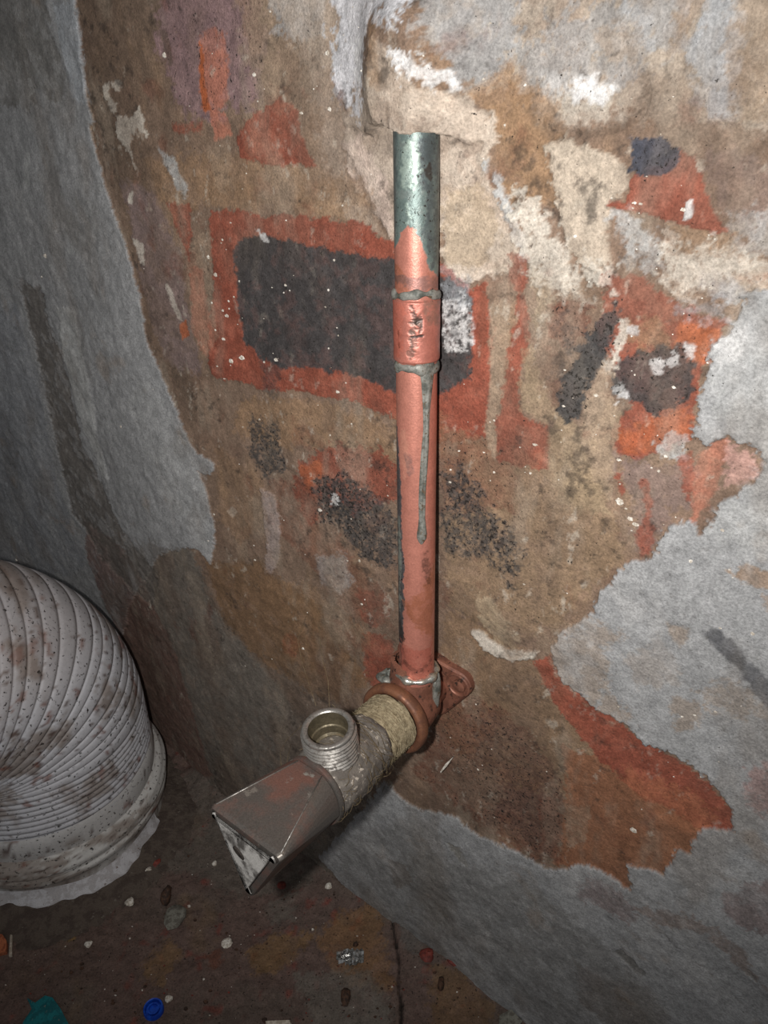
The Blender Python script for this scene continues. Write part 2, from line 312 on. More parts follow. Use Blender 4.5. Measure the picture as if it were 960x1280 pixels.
# ---- the red frame and the black rectangle
wp(RED, [(258, 262), (330, 268), (392, 275), (450, 281), (490, 299), (556, 330), (585, 362), (604, 352), (614, 400), (612, 480), (606, 546), (540, 552), (490, 520), (440, 503), (380, 492), (330, 488), (300, 480), (262, 470), (258, 440), (262, 400), (266, 330)], 0.97, 1.3, 5, h=0.15, pit=0.1)
wp(OCHRE, [(520, 500), (556, 520), (552, 560), (492, 560), (494, 520)], 0.3, 5, 6)
wp(TAN, [(225, 300), (256, 290), (270, 420), (258, 446), (240, 420)], 0.45, 4, 6)
wp(RED, [(208, 254), (232, 258), (238, 300), (236, 345), (224, 300)], 0.8, 1.6, 5, brk=0.2)
wp(SALMON, [(234, 330), (252, 340), (268, 440), (256, 448), (240, 420)], 0.45, 3, 5)
wp(ORANGE, [(222, 405), (230, 402), (234, 420), (226, 424)], 0.8, 1.2, 2)
wp(BLACK, [(289, 314), (294, 304), (314, 299), (321, 289), (330, 290), (352, 300), (376, 305), (420, 315), (456, 322), (490, 321), (556, 346), (580, 362), (588, 380), (586, 472), (562, 492), (490, 490), (470, 482), (440, 470), (400, 463), (352, 461), (330, 450), (306, 432), (299, 400), (293, 350)], 0.97, 2.2, 4.5, h=-0.25, pit=0.35)
wp(BLACK, [(325, 455), (352, 455), (346, 505), (328, 500)], 0.5, 4, 6, brk=0.3)
wp(WHITE, [(552, 378), (576, 366), (588, 395), (590, 426), (578, 442), (556, 436)], 0.75, 2, 6, brk=0.45, h=0.3)
wp(COOL, [(552, 330), (584, 350), (586, 384), (552, 376)], 0.35, 3, 6, brk=0.2)
wp(WHITE, [(318, 288), (330, 292), (332, 302), (322, 300)], 0.8, 1.4, 3, brk=0.3)
# red triangle, salmon stripe
wp(RED, [(292, 178), (306, 152), (332, 132), (348, 122), (372, 136), (374, 166), (393, 208), (340, 207), (300, 198)], 0.92, 1.4, 4, h=0.15)
wp(SALMON, [(300, 160), (340, 150), (360, 190), (310, 194)], 0.25, 5, 5)
wp(SALMON, [(247, 48), (262, 30), (282, 46), (288, 130), (268, 142), (250, 136)], 0.85, 2, 4)
wp(ORANGE, [(247, 50), (252, 60), (256, 110), (263, 138), (252, 138), (248, 100)], 0.95, 0.8, 2)
wp(SALMON, [(262, 136), (282, 140), (286, 168), (266, 176)], 0.8, 1.6, 4)
wp(RED, [(212, 152), (230, 158), (252, 150), (250, 166), (232, 166), (214, 162)], 0.7, 1.8, 4, brk=0.4)
wp(DBROWN, [(198, 36), (206, 40), (214, 78), (208, 84)], 0.7, 2, 3)
# white flicks on the left
wp(WARMW, [(130, 106), (142, 99), (154, 102), (150, 112), (140, 112), (138, 120), (150, 128), (148, 141), (162, 146), (172, 134), (182, 172), (172, 162), (164, 176), (171, 216), (161, 192), (148, 168), (146, 146), (132, 122)], 0.96, 1.2, 4, h=0.3)
wp(LGREY, [(196, 188), (214, 196), (233, 236), (226, 248), (208, 218)], 0.8, 2, 4)
wp(WARMW, [(162, 240), (168, 238), (166, 256), (162, 254)], 0.9, 1, 2)
wp(WARMW, [(168, 300), (178, 304), (182, 332), (176, 330)], 0.9, 1, 3)
wp(WARMW, [(206, 352), (214, 362), (226, 402), (220, 398), (210, 374)], 0.7, 1.4, 3)
wp(TAN, [(255, 180), (285, 176), (290, 240), (268, 248)], 0.45, 4, 6)

# ---- below the frame
wp(OCHRE, [(300, 495), (380, 498), (450, 512), (500, 545), (500, 590), (430, 565), (340, 560), (290, 540)], 0.6, 6, 9, pit=0.3)
wp(BLACK, [(312, 520), (345, 530), (352, 590), (330, 604), (314, 570)], 0.85, 5, 10, brk=0.40, pit=0.8)
wp(RED, [(376, 572), (420, 556), (470, 562), (496, 580), (496, 625), (440, 640), (420, 620), (400, 650), (382, 655), (366, 610)], 0.85, 3, 9, brk=0.12, pit=0.45)
wp(ORANGE, [(372, 585), (398, 574), (404, 600), (384, 612)], 0.5, 3, 5)
wp(BRICK, [(340, 600), (400, 610), (430, 680), (480, 740), (494, 790), (440, 780), (380, 700), (350, 660)], 0.55, 7, 12, brk=0.2, pit=0.4)
wp(BLACK, [(395, 605), (430, 600), (470, 625), (494, 650), (494, 715), (450, 700), (425, 660), (400, 650)], 0.9, 5, 12, brk=0.34, pit=0.9)
wp(WHITE, [(414, 618), (422, 618), (422, 632), (413, 630)], 0.8, 1.5, 3, brk=0.2)
wp(LGREY, [(395, 700), (430, 690), (440, 730), (425, 745), (400, 730)], 0.45, 5, 8, brk=0.25)
wp(RED, [(440, 735), (480, 745), (492, 775), (460, 790), (448, 770)], 0.6, 3, 9, brk=0.3)
wp(RED, [(352, 796), (366, 790), (376, 806), (366, 822), (354, 815)], 0.96, 2, 5, brk=0.15)
wp(RED, [(454, 790), (490, 800), (495, 850), (470, 862), (452, 845)], 0.9, 3, 7)
wp(BRICK, [(380, 780), (430, 790), (440, 840), (425, 880), (390, 830)], 0.45, 5, 9)
wp(OCHRE, [(320, 720), (380, 730), (460, 790), (450, 850), (380, 790), (330, 770)], 0.4, 8, 12)
wp(srgb(150, 136, 130), [(324, 608), (342, 620), (350, 655), (350, 696), (340, 718), (332, 716), (336, 680), (330, 640)], 0.85, 1.6, 4, h=0.5)
wp(TAN, [(290, 670), (310, 675), (318, 712), (300, 700)], 0.5, 3, 6)
wp(CREAM, [(284, 640), (290, 632), (297, 640), (290, 648)], 0.7, 1.5, 2)
wp(OCHRE, [(270, 560), (330, 600), (330, 660), (300, 680), (275, 650)], 0.35, 7, 8)
# left plaster and its stains
wp(srgb(118, 112, 104), [(120, 650), (240, 680), (262, 760), (300, 800), (360, 880), (420, 940), (480, 960), (420, 1100), (-70, 1100), (-70, 800)], 0.9, 12, 12)
wp(GREY, [(-500, -200), (60, -200), (88, -40), (97, 0), (106, 60), (113, 128), (118, 150), (112, 152), (126, 205), (142, 252), (164, 322), (178, 372), (182, 422), (202, 470), (222, 512), (242, 560), (267, 580), (263, 593), (249, 590), (262, 622), (272, 660), (266, 706), (252, 690), (236, 684), (200, 692), (160, 760), (130, 900), (-70, 1100)], 1, 1.0, 4, h=0.9, pit=0.05, keep=True)
wp(srgb(104, 96, 88), [(150, 690), (190, 674), (236, 690), (275, 760), (320, 800), (400, 850), (470, 930), (460, 1040), (300, 1060), (180, 1010), (150, 850)], 0.6, 9, 12)
wp(srgb(122, 94, 68), [(256, 700), (320, 700), (400, 760), (460, 850), (420, 880), (330, 830), (280, 780)], 0.75, 9, 12)
wp(srgb(116, 88, 78), [(150, 680), (176, 720), (212, 800), (240, 880), (262, 970), (215, 1000), (185, 960), (150, 800), (112, 700), (104, 650)], 0.75, 6, 9)
wp(srgb(104, 98, 92), [(22, 345), (50, 360), (64, 410), (86, 480), (104, 560), (150, 660), (200, 720), (190, 760), (130, 700), (90, 640), (66, 540), (46, 440)], 0.85, 4, 7, h=-0.8)
wp(srgb(108, 102, 96), [(0, 500), (12, 520), (30, 600), (34, 640), (20, 640), (4, 580)], 0.8, 4, 5)
wp(LGREY, [(72, 384), (94, 388), (104, 440), (118, 500), (122, 548), (136, 600), (128, 598), (106, 540), (88, 480), (76, 430)], 0.95, 3, 5, h=0.4, brk=0.1)
wp(DGREY, [(-60, -60), (58, -60), (64, 30), (86, 90), (80, 122), (66, 128), (52, 110), (42, 134), (-60, 140)], 0.75, 4, 7, h=-0.3)
wp(COOL, [(64, 0), (97, 0), (108, 70), (116, 128), (92, 124), (78, 50)], 0.75, 3, 6)
wp(LGREY, [(36, 98), (42, 97), (44, 116), (38, 118)], 0.8, 1.5, 3)
wp(LGREY, [(32, 190), (38, 190), (41, 232), (28, 244), (30, 220)], 0.7, 1.6, 3)
wp(LGREY, [(92, 298), (100, 292), (94, 312), (86, 320)], 0.7, 2, 4)
wp(srgb(140, 142, 146), [(-60, 360), (20, 380), (50, 480), (70, 600), (110, 700), (90, 720), (-60, 700)], 0.7, 6, 6)
wp(DGREY, [(90, 240), (128, 250), (130, 300), (100, 320), (84, 290)], 0.25, 7, 8)
wp(LGREY, [(182, 470), (220, 520), (255, 590), (268, 690), (220, 640), (180, 560), (160, 500)], 0.3, 8, 8)

# ---- right of the pipe
wp(srgb(138, 116, 92), [(556, 545), (640, 560), (700, 560), (760, 600), (780, 700), (700, 780), (640, 800), (556, 760)], 0.7, 8, 10, pit=0.35)
wp(BRICK, [(550, 548), (640, 560), (640, 640), (590, 650), (550, 640)], 0.5, 7, 12, brk=0.2, pit=0.6)
wp(BLACK, [(550, 600), (575, 590), (620, 640), (665, 690), (640, 720), (600, 690), (560, 690)], 0.85, 6, 14, brk=0.42, pit=0.9)
wp(TAN, [(608, 380), (632, 370), (632, 500), (618, 575), (606, 540), (614, 470)], 0.85, 2.5, 4)
wp(RED, [(634, 318), (662, 320), (655, 370), (662, 420), (650, 470), (654, 520), (686, 532), (686, 584), (650, 586), (622, 572), (622, 520), (634, 460), (640, 400)], 0.88, 1.6, 4, brk=0.05)
wp(srgb(146, 128, 104), [(662, 330), (684, 350), (700, 370), (680, 400), (655, 440), (650, 510), (690, 530), (690, 600), (710, 640), (760, 640), (768, 560), (780, 520), (770, 500), (730, 540), (690, 500), (664, 460)], 0.7, 4, 7)
wp(BRICK, [(680, 384), (712, 370), (742, 384), (730, 420), (700, 440), (684, 420)], 0.95, 3, 7, brk=0.12, pit=0.5)
wp(BLACK, [(690, 400), (716, 395), (712, 440), (704, 500), (694, 470), (700, 430)], 0.6, 5, 10, brk=0.3)
wp(RBROWN, [(688, 480), (705, 470), (702, 510), (690, 506)], 0.6, 3, 5)
wp(BRICK, [(596, 352), (606, 350), (608, 420), (598, 470)], 0.5, 2, 3)
wp(RED, [(750, 344), (766, 338), (800, 346), (830, 368), (852, 384), (882, 388), (912, 402), (896, 440), (876, 460), (870, 500), (868, 546), (850, 552), (820, 572), (790, 577), (764, 562), (768, 532), (790, 506), (762, 452), (742, 430), (748, 390)], 0.92, 1.5, 5, brk=0.05, h=0.15, pit=0.2)
wp(OCHRE, [(785, 395), (830, 405), (840, 435), (800, 440), (785, 425)], 0.6, 4, 8, brk=0.2)
wp(ORANGE, [(850, 402), (902, 412), (890, 456), (862, 448), (846, 430)], 0.85, 2, 4)
wp(ORANGE, [(770, 540), (830, 515), (868, 520), (866, 546), (820, 568), (780, 570)], 0.6, 4, 7)
wp(COOL, [(846, 376), (905, 380), (915, 400), (880, 404), (850, 396)], 0.45, 3, 7, brk=0.35)
wp(BLACK, [(756, 384), (774, 376), (775, 400), (762, 440), (742, 480), (724, 520), (704, 526), (700, 486), (714, 446), (738, 408)], 0.97, 2.6, 7, pit=0.7)
wp(BLACK, [(700, 420), (716, 412), (712, 450), (700, 440)], 0.6, 3, 6, brk=0.2)
wp(BLACK, [(774, 437), (800, 442), (822, 434), (852, 438), (864, 460), (862, 490), (842, 504), (820, 516), (798, 502), (770, 496), (760, 476)], 0.92, 2.2, 7, pit=0.5, brk=0.05)
wp(WARMW, [(774, 404), (784, 398), (779, 430), (776, 452), (758, 472), (752, 458), (766, 436)], 0.9, 1.8, 5)
wp(TAN, [(750, 460), (764, 468), (760, 490), (775, 510), (768, 560), (770, 640), (744, 600), (726, 560), (730, 510)], 0.85, 2, 5)
wp(WHITE, [(812, 450), (824, 446), (830, 452), (842, 440), (846, 456), (832, 458), (818, 464)], 0.9, 1.3, 4)
wp(WHITE, [(768, 484), (780, 478), (786, 498), (772, 502)], 0.7, 1.6, 6, brk=0.35)
wp(WHITE, [(856, 430), (866, 434), (868, 448), (858, 446)], 0.8, 1.2, 2)
wp(WHITE, [(786, 410), (800, 404), (798, 418), (788, 420)], 0.75, 1.5, 3)
wp(LGREY, [(814, 552), (838, 542), (858, 546), (860, 572), (826, 578)], 0.9, 1.6, 5)
wp(MAUVE, [(770, 570), (870, 580), (868, 640), (840, 640), (820, 690), (795, 690), (790, 640), (772, 600)], 0.55, 5, 9)
wp(RED, [(766, 596), (776, 586), (784, 618), (776, 622)], 0.85, 1.5, 3)
wp(RED, [(800, 600), (810, 600), (816, 650), (822, 660), (814, 692), (802, 696), (794, 668), (806, 650)], 0.8, 1.6, 4)
wp(RED, [(848, 570), (868, 560), (868, 620), (858, 630), (852, 600)], 0.8, 1.6, 4, brk=0.1)
wp(SALMON, [(872, 566), (888, 548), (912, 545), (910, 570), (900, 605), (882, 640), (864, 655), (864, 600)], 0.75, 2, 4)
wp(srgb(190, 150, 140), [(908, 552), (940, 560), (956, 580), (950, 596), (920, 604), (900, 616), (905, 580)], 0.75, 2.5, 6, brk=0.15)
# lower red field
wp(srgb(130, 106, 82), [(560, 760), (640, 800), (690, 850), (760, 920), (720, 1000), (600, 980), (540, 900)], 0.7, 7, 9)
wp(BRICK, [(575, 868), (630, 885), (690, 950), (712, 1060), (690, 1082), (640, 1055), (560, 1000), (520, 965), (545, 890)], 0.6, 5, 12, pit=0.8, brk=0.25)
wp(BLACK, [(610, 890), (690, 950), (700, 1000), (690, 1070), (610, 1030), (580, 950)], 0.35, 8, 16, brk=0.4, pit=0.9)
wp(TAN, [(560, 940), (620, 960), (640, 1000), (600, 1020), (560, 990)], 0.35, 7, 14, brk=0.3)
wp(srgb(136, 94, 70), [(700, 930), (760, 950), (850, 1000), (900, 1035), (868, 1062), (830, 1088), (790, 1092), (800, 1120), (770, 1110), (730, 1085), (690, 1080), (710, 1000)], 0.95, 2, 7)
wp(BRICK, [(672, 1000), (696, 995), (702, 1040), (700, 1080), (676, 1066)], 0.7, 2, 5)
wp(TAN, [(706, 1008), (736, 1010), (732, 1050), (708, 1060)], 0.6, 3, 5)
wp(RED, [(664, 828), (690, 818), (716, 850), (760, 890), (800, 925), (860, 955), (886, 976), (917, 1010), (918, 1037), (893, 1035), (872, 1030), (840, 1010), (800, 990), (750, 950), (706, 900), (684, 866)], 0.95, 1.6, 5)
wp(srgb(164, 108, 78), [(770, 950), (860, 985), (905, 1020), (880, 1040), (840, 1030), (790, 990)], 0.45, 6, 9)

# right plaster: one big proud skim coat
wp(GREY, [(1400, 340), (960, 358), (930, 368), (926, 396), (918, 412), (896, 428), (886, 460), (874, 500), (868, 548), (884, 560), (912, 545), (934, 560), (956, 580), (946, 602), (902, 622), (895, 650), (880, 668), (862, 650), (832, 662), (812, 697), (784, 702), (766, 722), (746, 746), (736, 770), (704, 790), (688, 812), (702, 850), (742, 884), (782, 906), (800, 925), (832, 940), (862, 955), (887, 976), (916, 1010), (919, 1036), (892, 1032), (874, 1040), (866, 1062), (852, 1058), (832, 1090), (806, 1082), (786, 1080), (792, 1110), (760, 1090), (735, 1080), (690, 1086), (640, 1060), (600, 1044), (570, 1020), (530, 1012), (505, 1000), (480, 975), (455, 1010), (400, 1070), (440, 1120), (500, 1200), (600, 1400), (1400, 1500)], 1, 1.2, 4.5, h=1.2, pit=0.08, keep=True)
wp(LGREY, [(925, 380), (1100, 340), (1100, 700), (940, 690), (890, 670), (905, 625), (950, 600), (940, 560), (900, 520), (890, 460)], 0.55, 8, 10)
wp(WHITE, [(905, 414), (928, 400), (926, 440), (896, 450)], 0.45, 3, 5)
wp(TAN, [(670, 800), (740, 770), (770, 790), (760, 860), (800, 900), (770, 905), (700, 850)], 0.55, 8, 12, brk=0.1)
wp(TAN, [(838, 778), (860, 784), (864, 800), (850, 806)], 0.6, 3, 4)
wp(TAN, [(845, 868), (878, 876), (872, 905), (846, 915)], 0.55, 4, 7)
wp(OCHRE, [(912, 712), (936, 704), (1000, 716), (1000, 745), (946, 730), (928, 724)], 0.7, 2, 4)
wp(OCHRE, [(958, 734), (1000, 730), (1000, 770), (962, 760)], 0.7, 2, 4)
wp(TAN, [(870, 860), (900, 840), (940, 860), (980, 900), (930, 890), (890, 885)], 0.45, 4, 9, brk=0.3)
wp(TAN, [(780, 820), (830, 800), (850, 850), (800, 860)], 0.3, 6, 10)
wp(srgb(92, 92, 94), [(882, 786), (898, 780), (912, 790), (944, 832), (1000, 880), (1000, 925), (950, 870), (920, 830)], 0.95, 3, 3)
wp(srgb(164, 124, 118), [(932, 956), (1000, 940), (1000, 1010), (950, 1014), (934, 990)], 0.6, 5, 8, brk=0.2)
wp(MAUVE, [(716, 1112), (745, 1096), (770, 1102), (796, 1130), (790, 1150), (760, 1132), (728, 1124)], 0.65, 3, 9, brk=0.2)
wp(MAUVE, [(905, 1116), (940, 1096), (1000, 1090), (1000, 1165), (950, 1156), (915, 1142)], 0.7, 3, 7)
wp(srgb(126, 108, 98), [(800, 1130), (870, 1135), (930, 1180), (960, 1230), (930, 1210), (880, 1160), (820, 1150)], 0.6, 4, 9, brk=0.15)
wp(srgb(118, 104, 96), [(720, 1200), (780, 1230), (820, 1290), (780, 1300), (730, 1250)], 0.45, 6, 9)
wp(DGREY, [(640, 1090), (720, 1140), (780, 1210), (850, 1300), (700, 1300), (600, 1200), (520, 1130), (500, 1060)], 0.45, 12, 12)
wp(srgb(104, 90, 80), [(484, 1070), (512, 1080), (516, 1104), (496, 1112)], 0.6, 3, 5)
wp(srgb(118, 112, 100), [(560, 1052), (576, 1056), (590, 1084), (576, 1076)], 0.6, 2, 4, h=-0.4)
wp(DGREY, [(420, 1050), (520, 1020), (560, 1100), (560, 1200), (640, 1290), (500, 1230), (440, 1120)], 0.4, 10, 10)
wp(DGREY, [(770, 1190), (778, 1186), (808, 1216), (800, 1220)], 0.7, 2, 3, h=-0.5)
wp(DGREY, [(930, 1206), (938, 1204), (952, 1222), (944, 1222)], 0.6, 2, 2, h=-0.4)
# pale ridge beside the flange
wp(srgb(170, 156, 132), [(596, 746), (612, 744), (628, 770), (652, 800), (640, 812), (612, 796), (600, 775)], 0.5, 3, 6, h=0.6)
wp(WARMW, [(588, 790), (598, 786), (616, 802), (640, 812), (672, 816), (668, 824), (634, 826), (606, 812)], 0.9, 1.4, 3, h=1.1)
# cross-shaped fine cracks in the pale coat
for a, b in (((512, 112), (518, 240)), ((700, 172), (790, 168)), ((806, 90), (798, 150)), ((688, 800), (800, 905)), ((815, 1150), (930, 1255))):
    n = 9; pts = [(a[0] + (b[0] - a[0]) * i / n + random.uniform(-4, 4), a[1] + (b[1] - a[1]) * i / n + random.uniform(-3, 3)) for i in range(n + 1)]
    wp(DBROWN, pts + [(x + 1.6, y + 1.2) for x, y in pts[::-1]], 0.6, 0.8, 0.6, h=-0.4)

# overall grime, drips, smears and trowel relief
bare = (1 - coat) * (1 - 0.75 * held)
def veil(col, k): 
    k = k[:, None]; cv.c[:] = cv.c * (1 - k) + np.array(col) * k
veil(srgb(99, 82, 70), 0.50 * bare * sm(fbm(Uf, Vf * 0.7, 34, 5, 201, 0.6) * 2.2 + 0.05))
veil(srgb(140, 127, 112), 0.45 * bare * sm(fbm(Uf, Vf * 0.35, 75, 5, 222, 0.6) * 2.6 - 0.35))
veil(srgb(106, 62, 48), 0.40 * bare * sm(fbm(Uf, Vf, 70, 5, 233, 0.62) * 3.0 - 0.9))
veil(srgb(56, 49, 44), 0.60 * bare * sm(fbm(Uf, Vf, 230, 5, 244, 0.7) * 3.2 - 0.95 + 0.9 * fbm(Uf, Vf, 30, 2, 246)))
veil(srgb(176, 166, 152), 0.55 * bare * sm(fbm(Uf, Vf * 0.6, 260, 5, 255, 0.7) * 3.4 - 1.25 + 0.8 * fbm(Uf, Vf, 26, 2, 257)))
veil(srgb(120, 112, 104), 0.45 * coat * sm(fbm(Uf, Vf * 0.5, 38, 5, 266, 0.6) * 2.4 - 0.15))
veil(srgb(174, 172, 170), 0.35 * coat * sm(fbm(Uf + 0.35 * Vf, Vf * 0.6, 60, 5, 277, 0.6) * 2.6 - 0.35))
veil(srgb(134, 116, 98), 0.40 * coat * sm(fbm(Uf, Vf, 48, 5, 288, 0.62) * 3.0 - 0.95))
veil(srgb(90, 86, 82), 0.45 * coat * sm(fbm(Uf, Vf, 420, 4, 299, 0.7) * 3.4 - 1.2))
cv.vary = 0.30
wp(srgb(196, 194, 196), [(418, 100), (412, 40), (430, -40), (530, -40), (536, 6), (520, 36), (505, 26), (486, 20), (484, 62), (476, 96), (466, 130), (450, 140), (440, 120)], 0.85, 6, 14, brk=0.22)
wp(WHITE, [(442, 60), (452, 40), (474, 50), (474, 90), (462, 112), (446, 100)], 0.8, 4, 10, brk=0.2)
wp(WHITE, [(518, 56), (545, 60), (575, 85), (588, 110), (560, 106), (540, 96), (525, 92)], 0.85, 3, 8, brk=0.2)
wp(WHITE, [(718, 106), (742, 101), (758, 114), (752, 127), (726, 124)], 0.9, 5, 6, brk=0.1)
wp(CREAM, [(572, 116), (600, 130), (614, 152), (616, 176), (590, 168), (560, 150), (550, 130)], 0.6, 5, 8)
wp(WARMW, [(640, 244), (668, 250), (690, 292), (716, 330), (775, 335), (768, 366), (730, 360), (700, 372), (668, 360), (655, 330)], 0.6, 5, 12, brk=0.3)
wp(WARMW, [(818, 300), (868, 318), (905, 312), (1000, 330), (1000, 352), (900, 350), (850, 368), (820, 345)], 0.6, 4, 12, brk=0.35)
wp(LGREY, [(780, 268), (815, 285), (822, 318), (800, 330), (776, 310)], 0.6, 4, 10, brk=0.3)
fine = fbm(Uf, Vf, 330, 4, 12, 0.7); fin2 = fbm(Uf, Vf, 900, 3, 14, 0.7)
cv.c *= (1 + 0.20 * fine + 0.20 * fin2)[:, None]
cv.c *= (1 + 0.05 * fbm(Uf, Vf * 0.3, 130, 4, 44))[:, None]
cv.c *= (1 + 0.35 * held * fbm(Uf, Vf, 600, 4, 48, 0.75))[:, None]
h = cv.h + 0.0022 * fbm(Uf, Vf, 14, 3, 5) + 0.0009 * fbm(Uf, Vf, 60, 4, 8) + 0.00022 * fbm(Uf, Vf, 300, 4, 15, 0.65) + 0.0004 * fbm(Uf, Vf * 0.5, 110, 3, 20)
# plaster lump that buries the top of the pipe
ut, vt = uv(520, 100); ul, vl = uv(489, 166); ur, vr = uv(553, 172)
edge = vl + (vr - vl) * (Uf - ul) / (ur - ul) + 0.0028 * fbm(Uf, Vf * 0, 220, 3, 71) + 0.0018 * np.exp(-((Uf - uv(512, 165)[0]) / 0.0028) ** 2)
lump_ = np.exp(-((Uf - ut) / 0.014) ** 2 - ((Vf - vt) / 0.026) ** 2)
bur = sm((Vf - edge) / 0.0010)
h += 0.0115 * np.minimum(1, lump_ * 1.35) * bur + 0.0022 * lump_ * (1 - bur)
h += recede(Uf)
pos = np.array(P0)[None] + Uf[:, None] * np.array(R_)[None] + Vf[:, None] * np.array(Z_)[None] + h[:, None] * np.array(N_)[None]
pos[:, 2] = Vf
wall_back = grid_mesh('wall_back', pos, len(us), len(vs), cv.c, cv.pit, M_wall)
wall_back['kind'] = 'structure'
def wall_h(u, v):
    """relief of the wall at a point"""
    j = min(max(np.searchsorted(us, u), 0), len(us) - 1); i = min(max(np.searchsorted(vs, v), 0), len(vs) - 1)
    return float(h[i * len(us) + j])

# ------------------------------------------------------------------ floor
xs = np.concatenate([np.arange(-0.75, -0.33, 0.01), np.arange(-0.33, 0.16, 0.0008), np.arange(0.16, 0.6, 0.01)])
ys = np.concatenate([np.arange(-0.15, 0.14, 0.01), np.arange(0.14, 0.40, 0.0008), np.arange(0.40, 0.85, 0.01)])
X, Y = np.meshgrid(xs, ys)
fc = Canvas(X, Y, srgb(100, 82, 75), 41); fc.vary = 0.4
Xf, Yf = fc.U, fc.V
def fp(col, pts, a=1.0, soft=2, rough=5, h=0.0, brk=0.0, pit=None):
    P = [on_floor(x, y) for x, y in pts]
    fc.paint(col, [(p.x, p.y) for p in P], a, soft * 0.0004, rough * 0.0004, h * 0.001, brk, pit)
t_ = sm(fbm(Xf, Yf, 40, 4, 3) * 2 + 0.1)[:, None] * 0.5
fc.c = fc.c * (1 - t_) + np.array(srgb(92, 84, 76)) * t_
t_ = sm(fbm(Xf, Yf, 55, 4, 23) * 2.2 - 0.45)[:, None] * 0.5
fc.c = fc.c * (1 - t_) + np.array(srgb(112, 92, 70)) * t_
t_ = sm(fbm(Xf, Yf, 150, 4, 63) * 2.6 - 0.75)[:, None] * 0.6
fc.c = fc.c * (1 - t_) + np.array(srgb(122, 58, 48)) * t_
fc.pit[:] = 0.35
fp(srgb(98, 92, 84), [(170, 1000), (260, 960), (420, 1080), (380, 1110), (300, 1120), (200, 1080)], 0.7, 8, 8)
fp(srgb(132, 98, 64), [(395, 1180), (420, 1150), (470, 1130), (490, 1200), (490, 1240), (430, 1230)], 0.6, 5, 8)
fp(srgb(128, 98, 62), [(310, 1190), (350, 1168), (395, 1170), (360, 1210), (320, 1220)], 0.6, 4, 7)
fp(srgb(112, 106, 98), [(370, 1220), (460, 1215), (490, 1260), (480, 1300), (400, 1300), (380, 1250)], 0.7, 5, 7)
fp(srgb(104, 98, 90), [(330, 1130), (365, 1120), (370, 1150), (340, 1160)], 0.7, 4, 6)
fp(srgb(128, 98, 60), [(180, 1200), (215, 1170), (230, 1190), (205, 1230), (180, 1225)], 0.5, 4, 7)
fp(srgb(98, 94, 90), [(500, 1150), (540, 1180), (520, 1200), (500, 1190)], 0.7, 4, 6)
fp(srgb(120, 92, 60), [(540, 1215), (575, 1215), (620, 1260), (600, 1300), (540, 1300)], 0.5, 5, 8)
fp(srgb(96, 80, 72), [(-100, 1150), (160, 1090), (200, 1160), (120, 1230), (-100, 1260)], 0.5, 8, 9)
fp(srgb(140, 112, 70), [(82, 1168), (94, 1166), (95, 1175), (84, 1177)], 0.8, 1.5, 2)
fp(BRICK, [(256, 1196), (275, 1186), (280, 1200), (268, 1214)], 0.7, 2, 4, brk=0.2)
# the crack running to the bottom edge
ck = [(474, 1126), (480, 1138), (488, 1146), (490, 1165), (494, 1185), (498, 1208), (496, 1230), (500, 1256), (500, 1300)]
fp(srgb(34, 28, 24), ck + [(x + 3.4, y) for x, y in ck[::-1]], 1.0, 1.0, 0.8, h=-2.2)
ck = [(440, 1085), (444, 1110), (450, 1128), (468, 1140)]
fp(srgb(50, 40, 34), ck + [(x + 2, y) for x, y in ck[::-1]], 0.6, 0.8, 0.8, h=-0.6)
ck = [(506, 1160), (516, 1163), (528, 1176), (530, 1180)]
fp(srgb(44, 36, 32), ck + [(x + 1, y + 3) for x, y in ck[::-1]], 0.8, 0.8, 0.8, h=-0.8)
fc.c *= (1 + 0.22 * fbm(Xf, Yf, 240, 4, 5, 0.7))[:, None]
fh = fc.h + 0.0022 * fbm(Xf, Yf, 28, 4, 6) + 0.0010 * fbm(Xf, Yf, 120, 4, 7, 0.65) + 0.0004 * fbm(Xf, Yf, 500, 2, 11)
# rubble heaped against the wall foot
wd = (Xf - P0.x) * N_.x + (Yf - P0.y) * N_.y
uu = (Xf - P0.x) * R_.x + (Yf - P0.y) * R_.y
wd2 = wd - recede(uu)
fh += 0.006 * np.exp(-np.clip(wd2, 0, 1) / 0.012) * (0.8 + 0.6 * fbm(Xf, Yf, 60, 3, 9))
fh = np.where(wd2 < -0.01, 0.0, fh)
fpos = np.stack([Xf, Yf, fh], 1)
floor = grid_mesh('floor', fpos, len(xs), len(ys), fc.c, fc.pit, M_floor)
floor['kind'] = 'structure'
def floor_z(x, y):
    j = min(max(np.searchsorted(xs, x), 0), len(xs) - 1); i = min(max(np.searchsorted(ys, y), 0), len(ys) - 1)
    return float(fh[i * len(xs) + j])

# ------------------------------------------------------------------ mesh helpers for objects
def mesh_obj(name, verts, faces, mat, parent=None, smooth=True, angle=None):
    me = bpy.data.meshes.new(name); me.from_pydata([tuple(v) for v in verts], [], faces); me.update()
    me.materials.append(mat)
    bm = bmesh.new(); bm.from_mesh(me); bmesh.ops.recalc_face_normals(bm, faces=bm.faces); bm.to_mesh(me); bm.free()
    for p in me.polygons: p.use_smooth = smooth
    if smooth and angle is not None: me.set_sharp_from_angle(angle=math.radians(angle))
    o = bpy.data.objects.new(name, me); COL.objects.link(o)
    if parent is not None: attach(o, parent)
    return o
def attach(o, parent):
    o.parent = parent
    anc = parent; off = Matrix.Identity(4)
    while anc is not None: off = Matrix.Translation(anc.location) @ off; anc = anc.parent
    # children are authored in world metres; keep them there
    inv = off.inverted()
    if o.type == 'MESH' and o.location.length == 0: o.data.transform(inv)
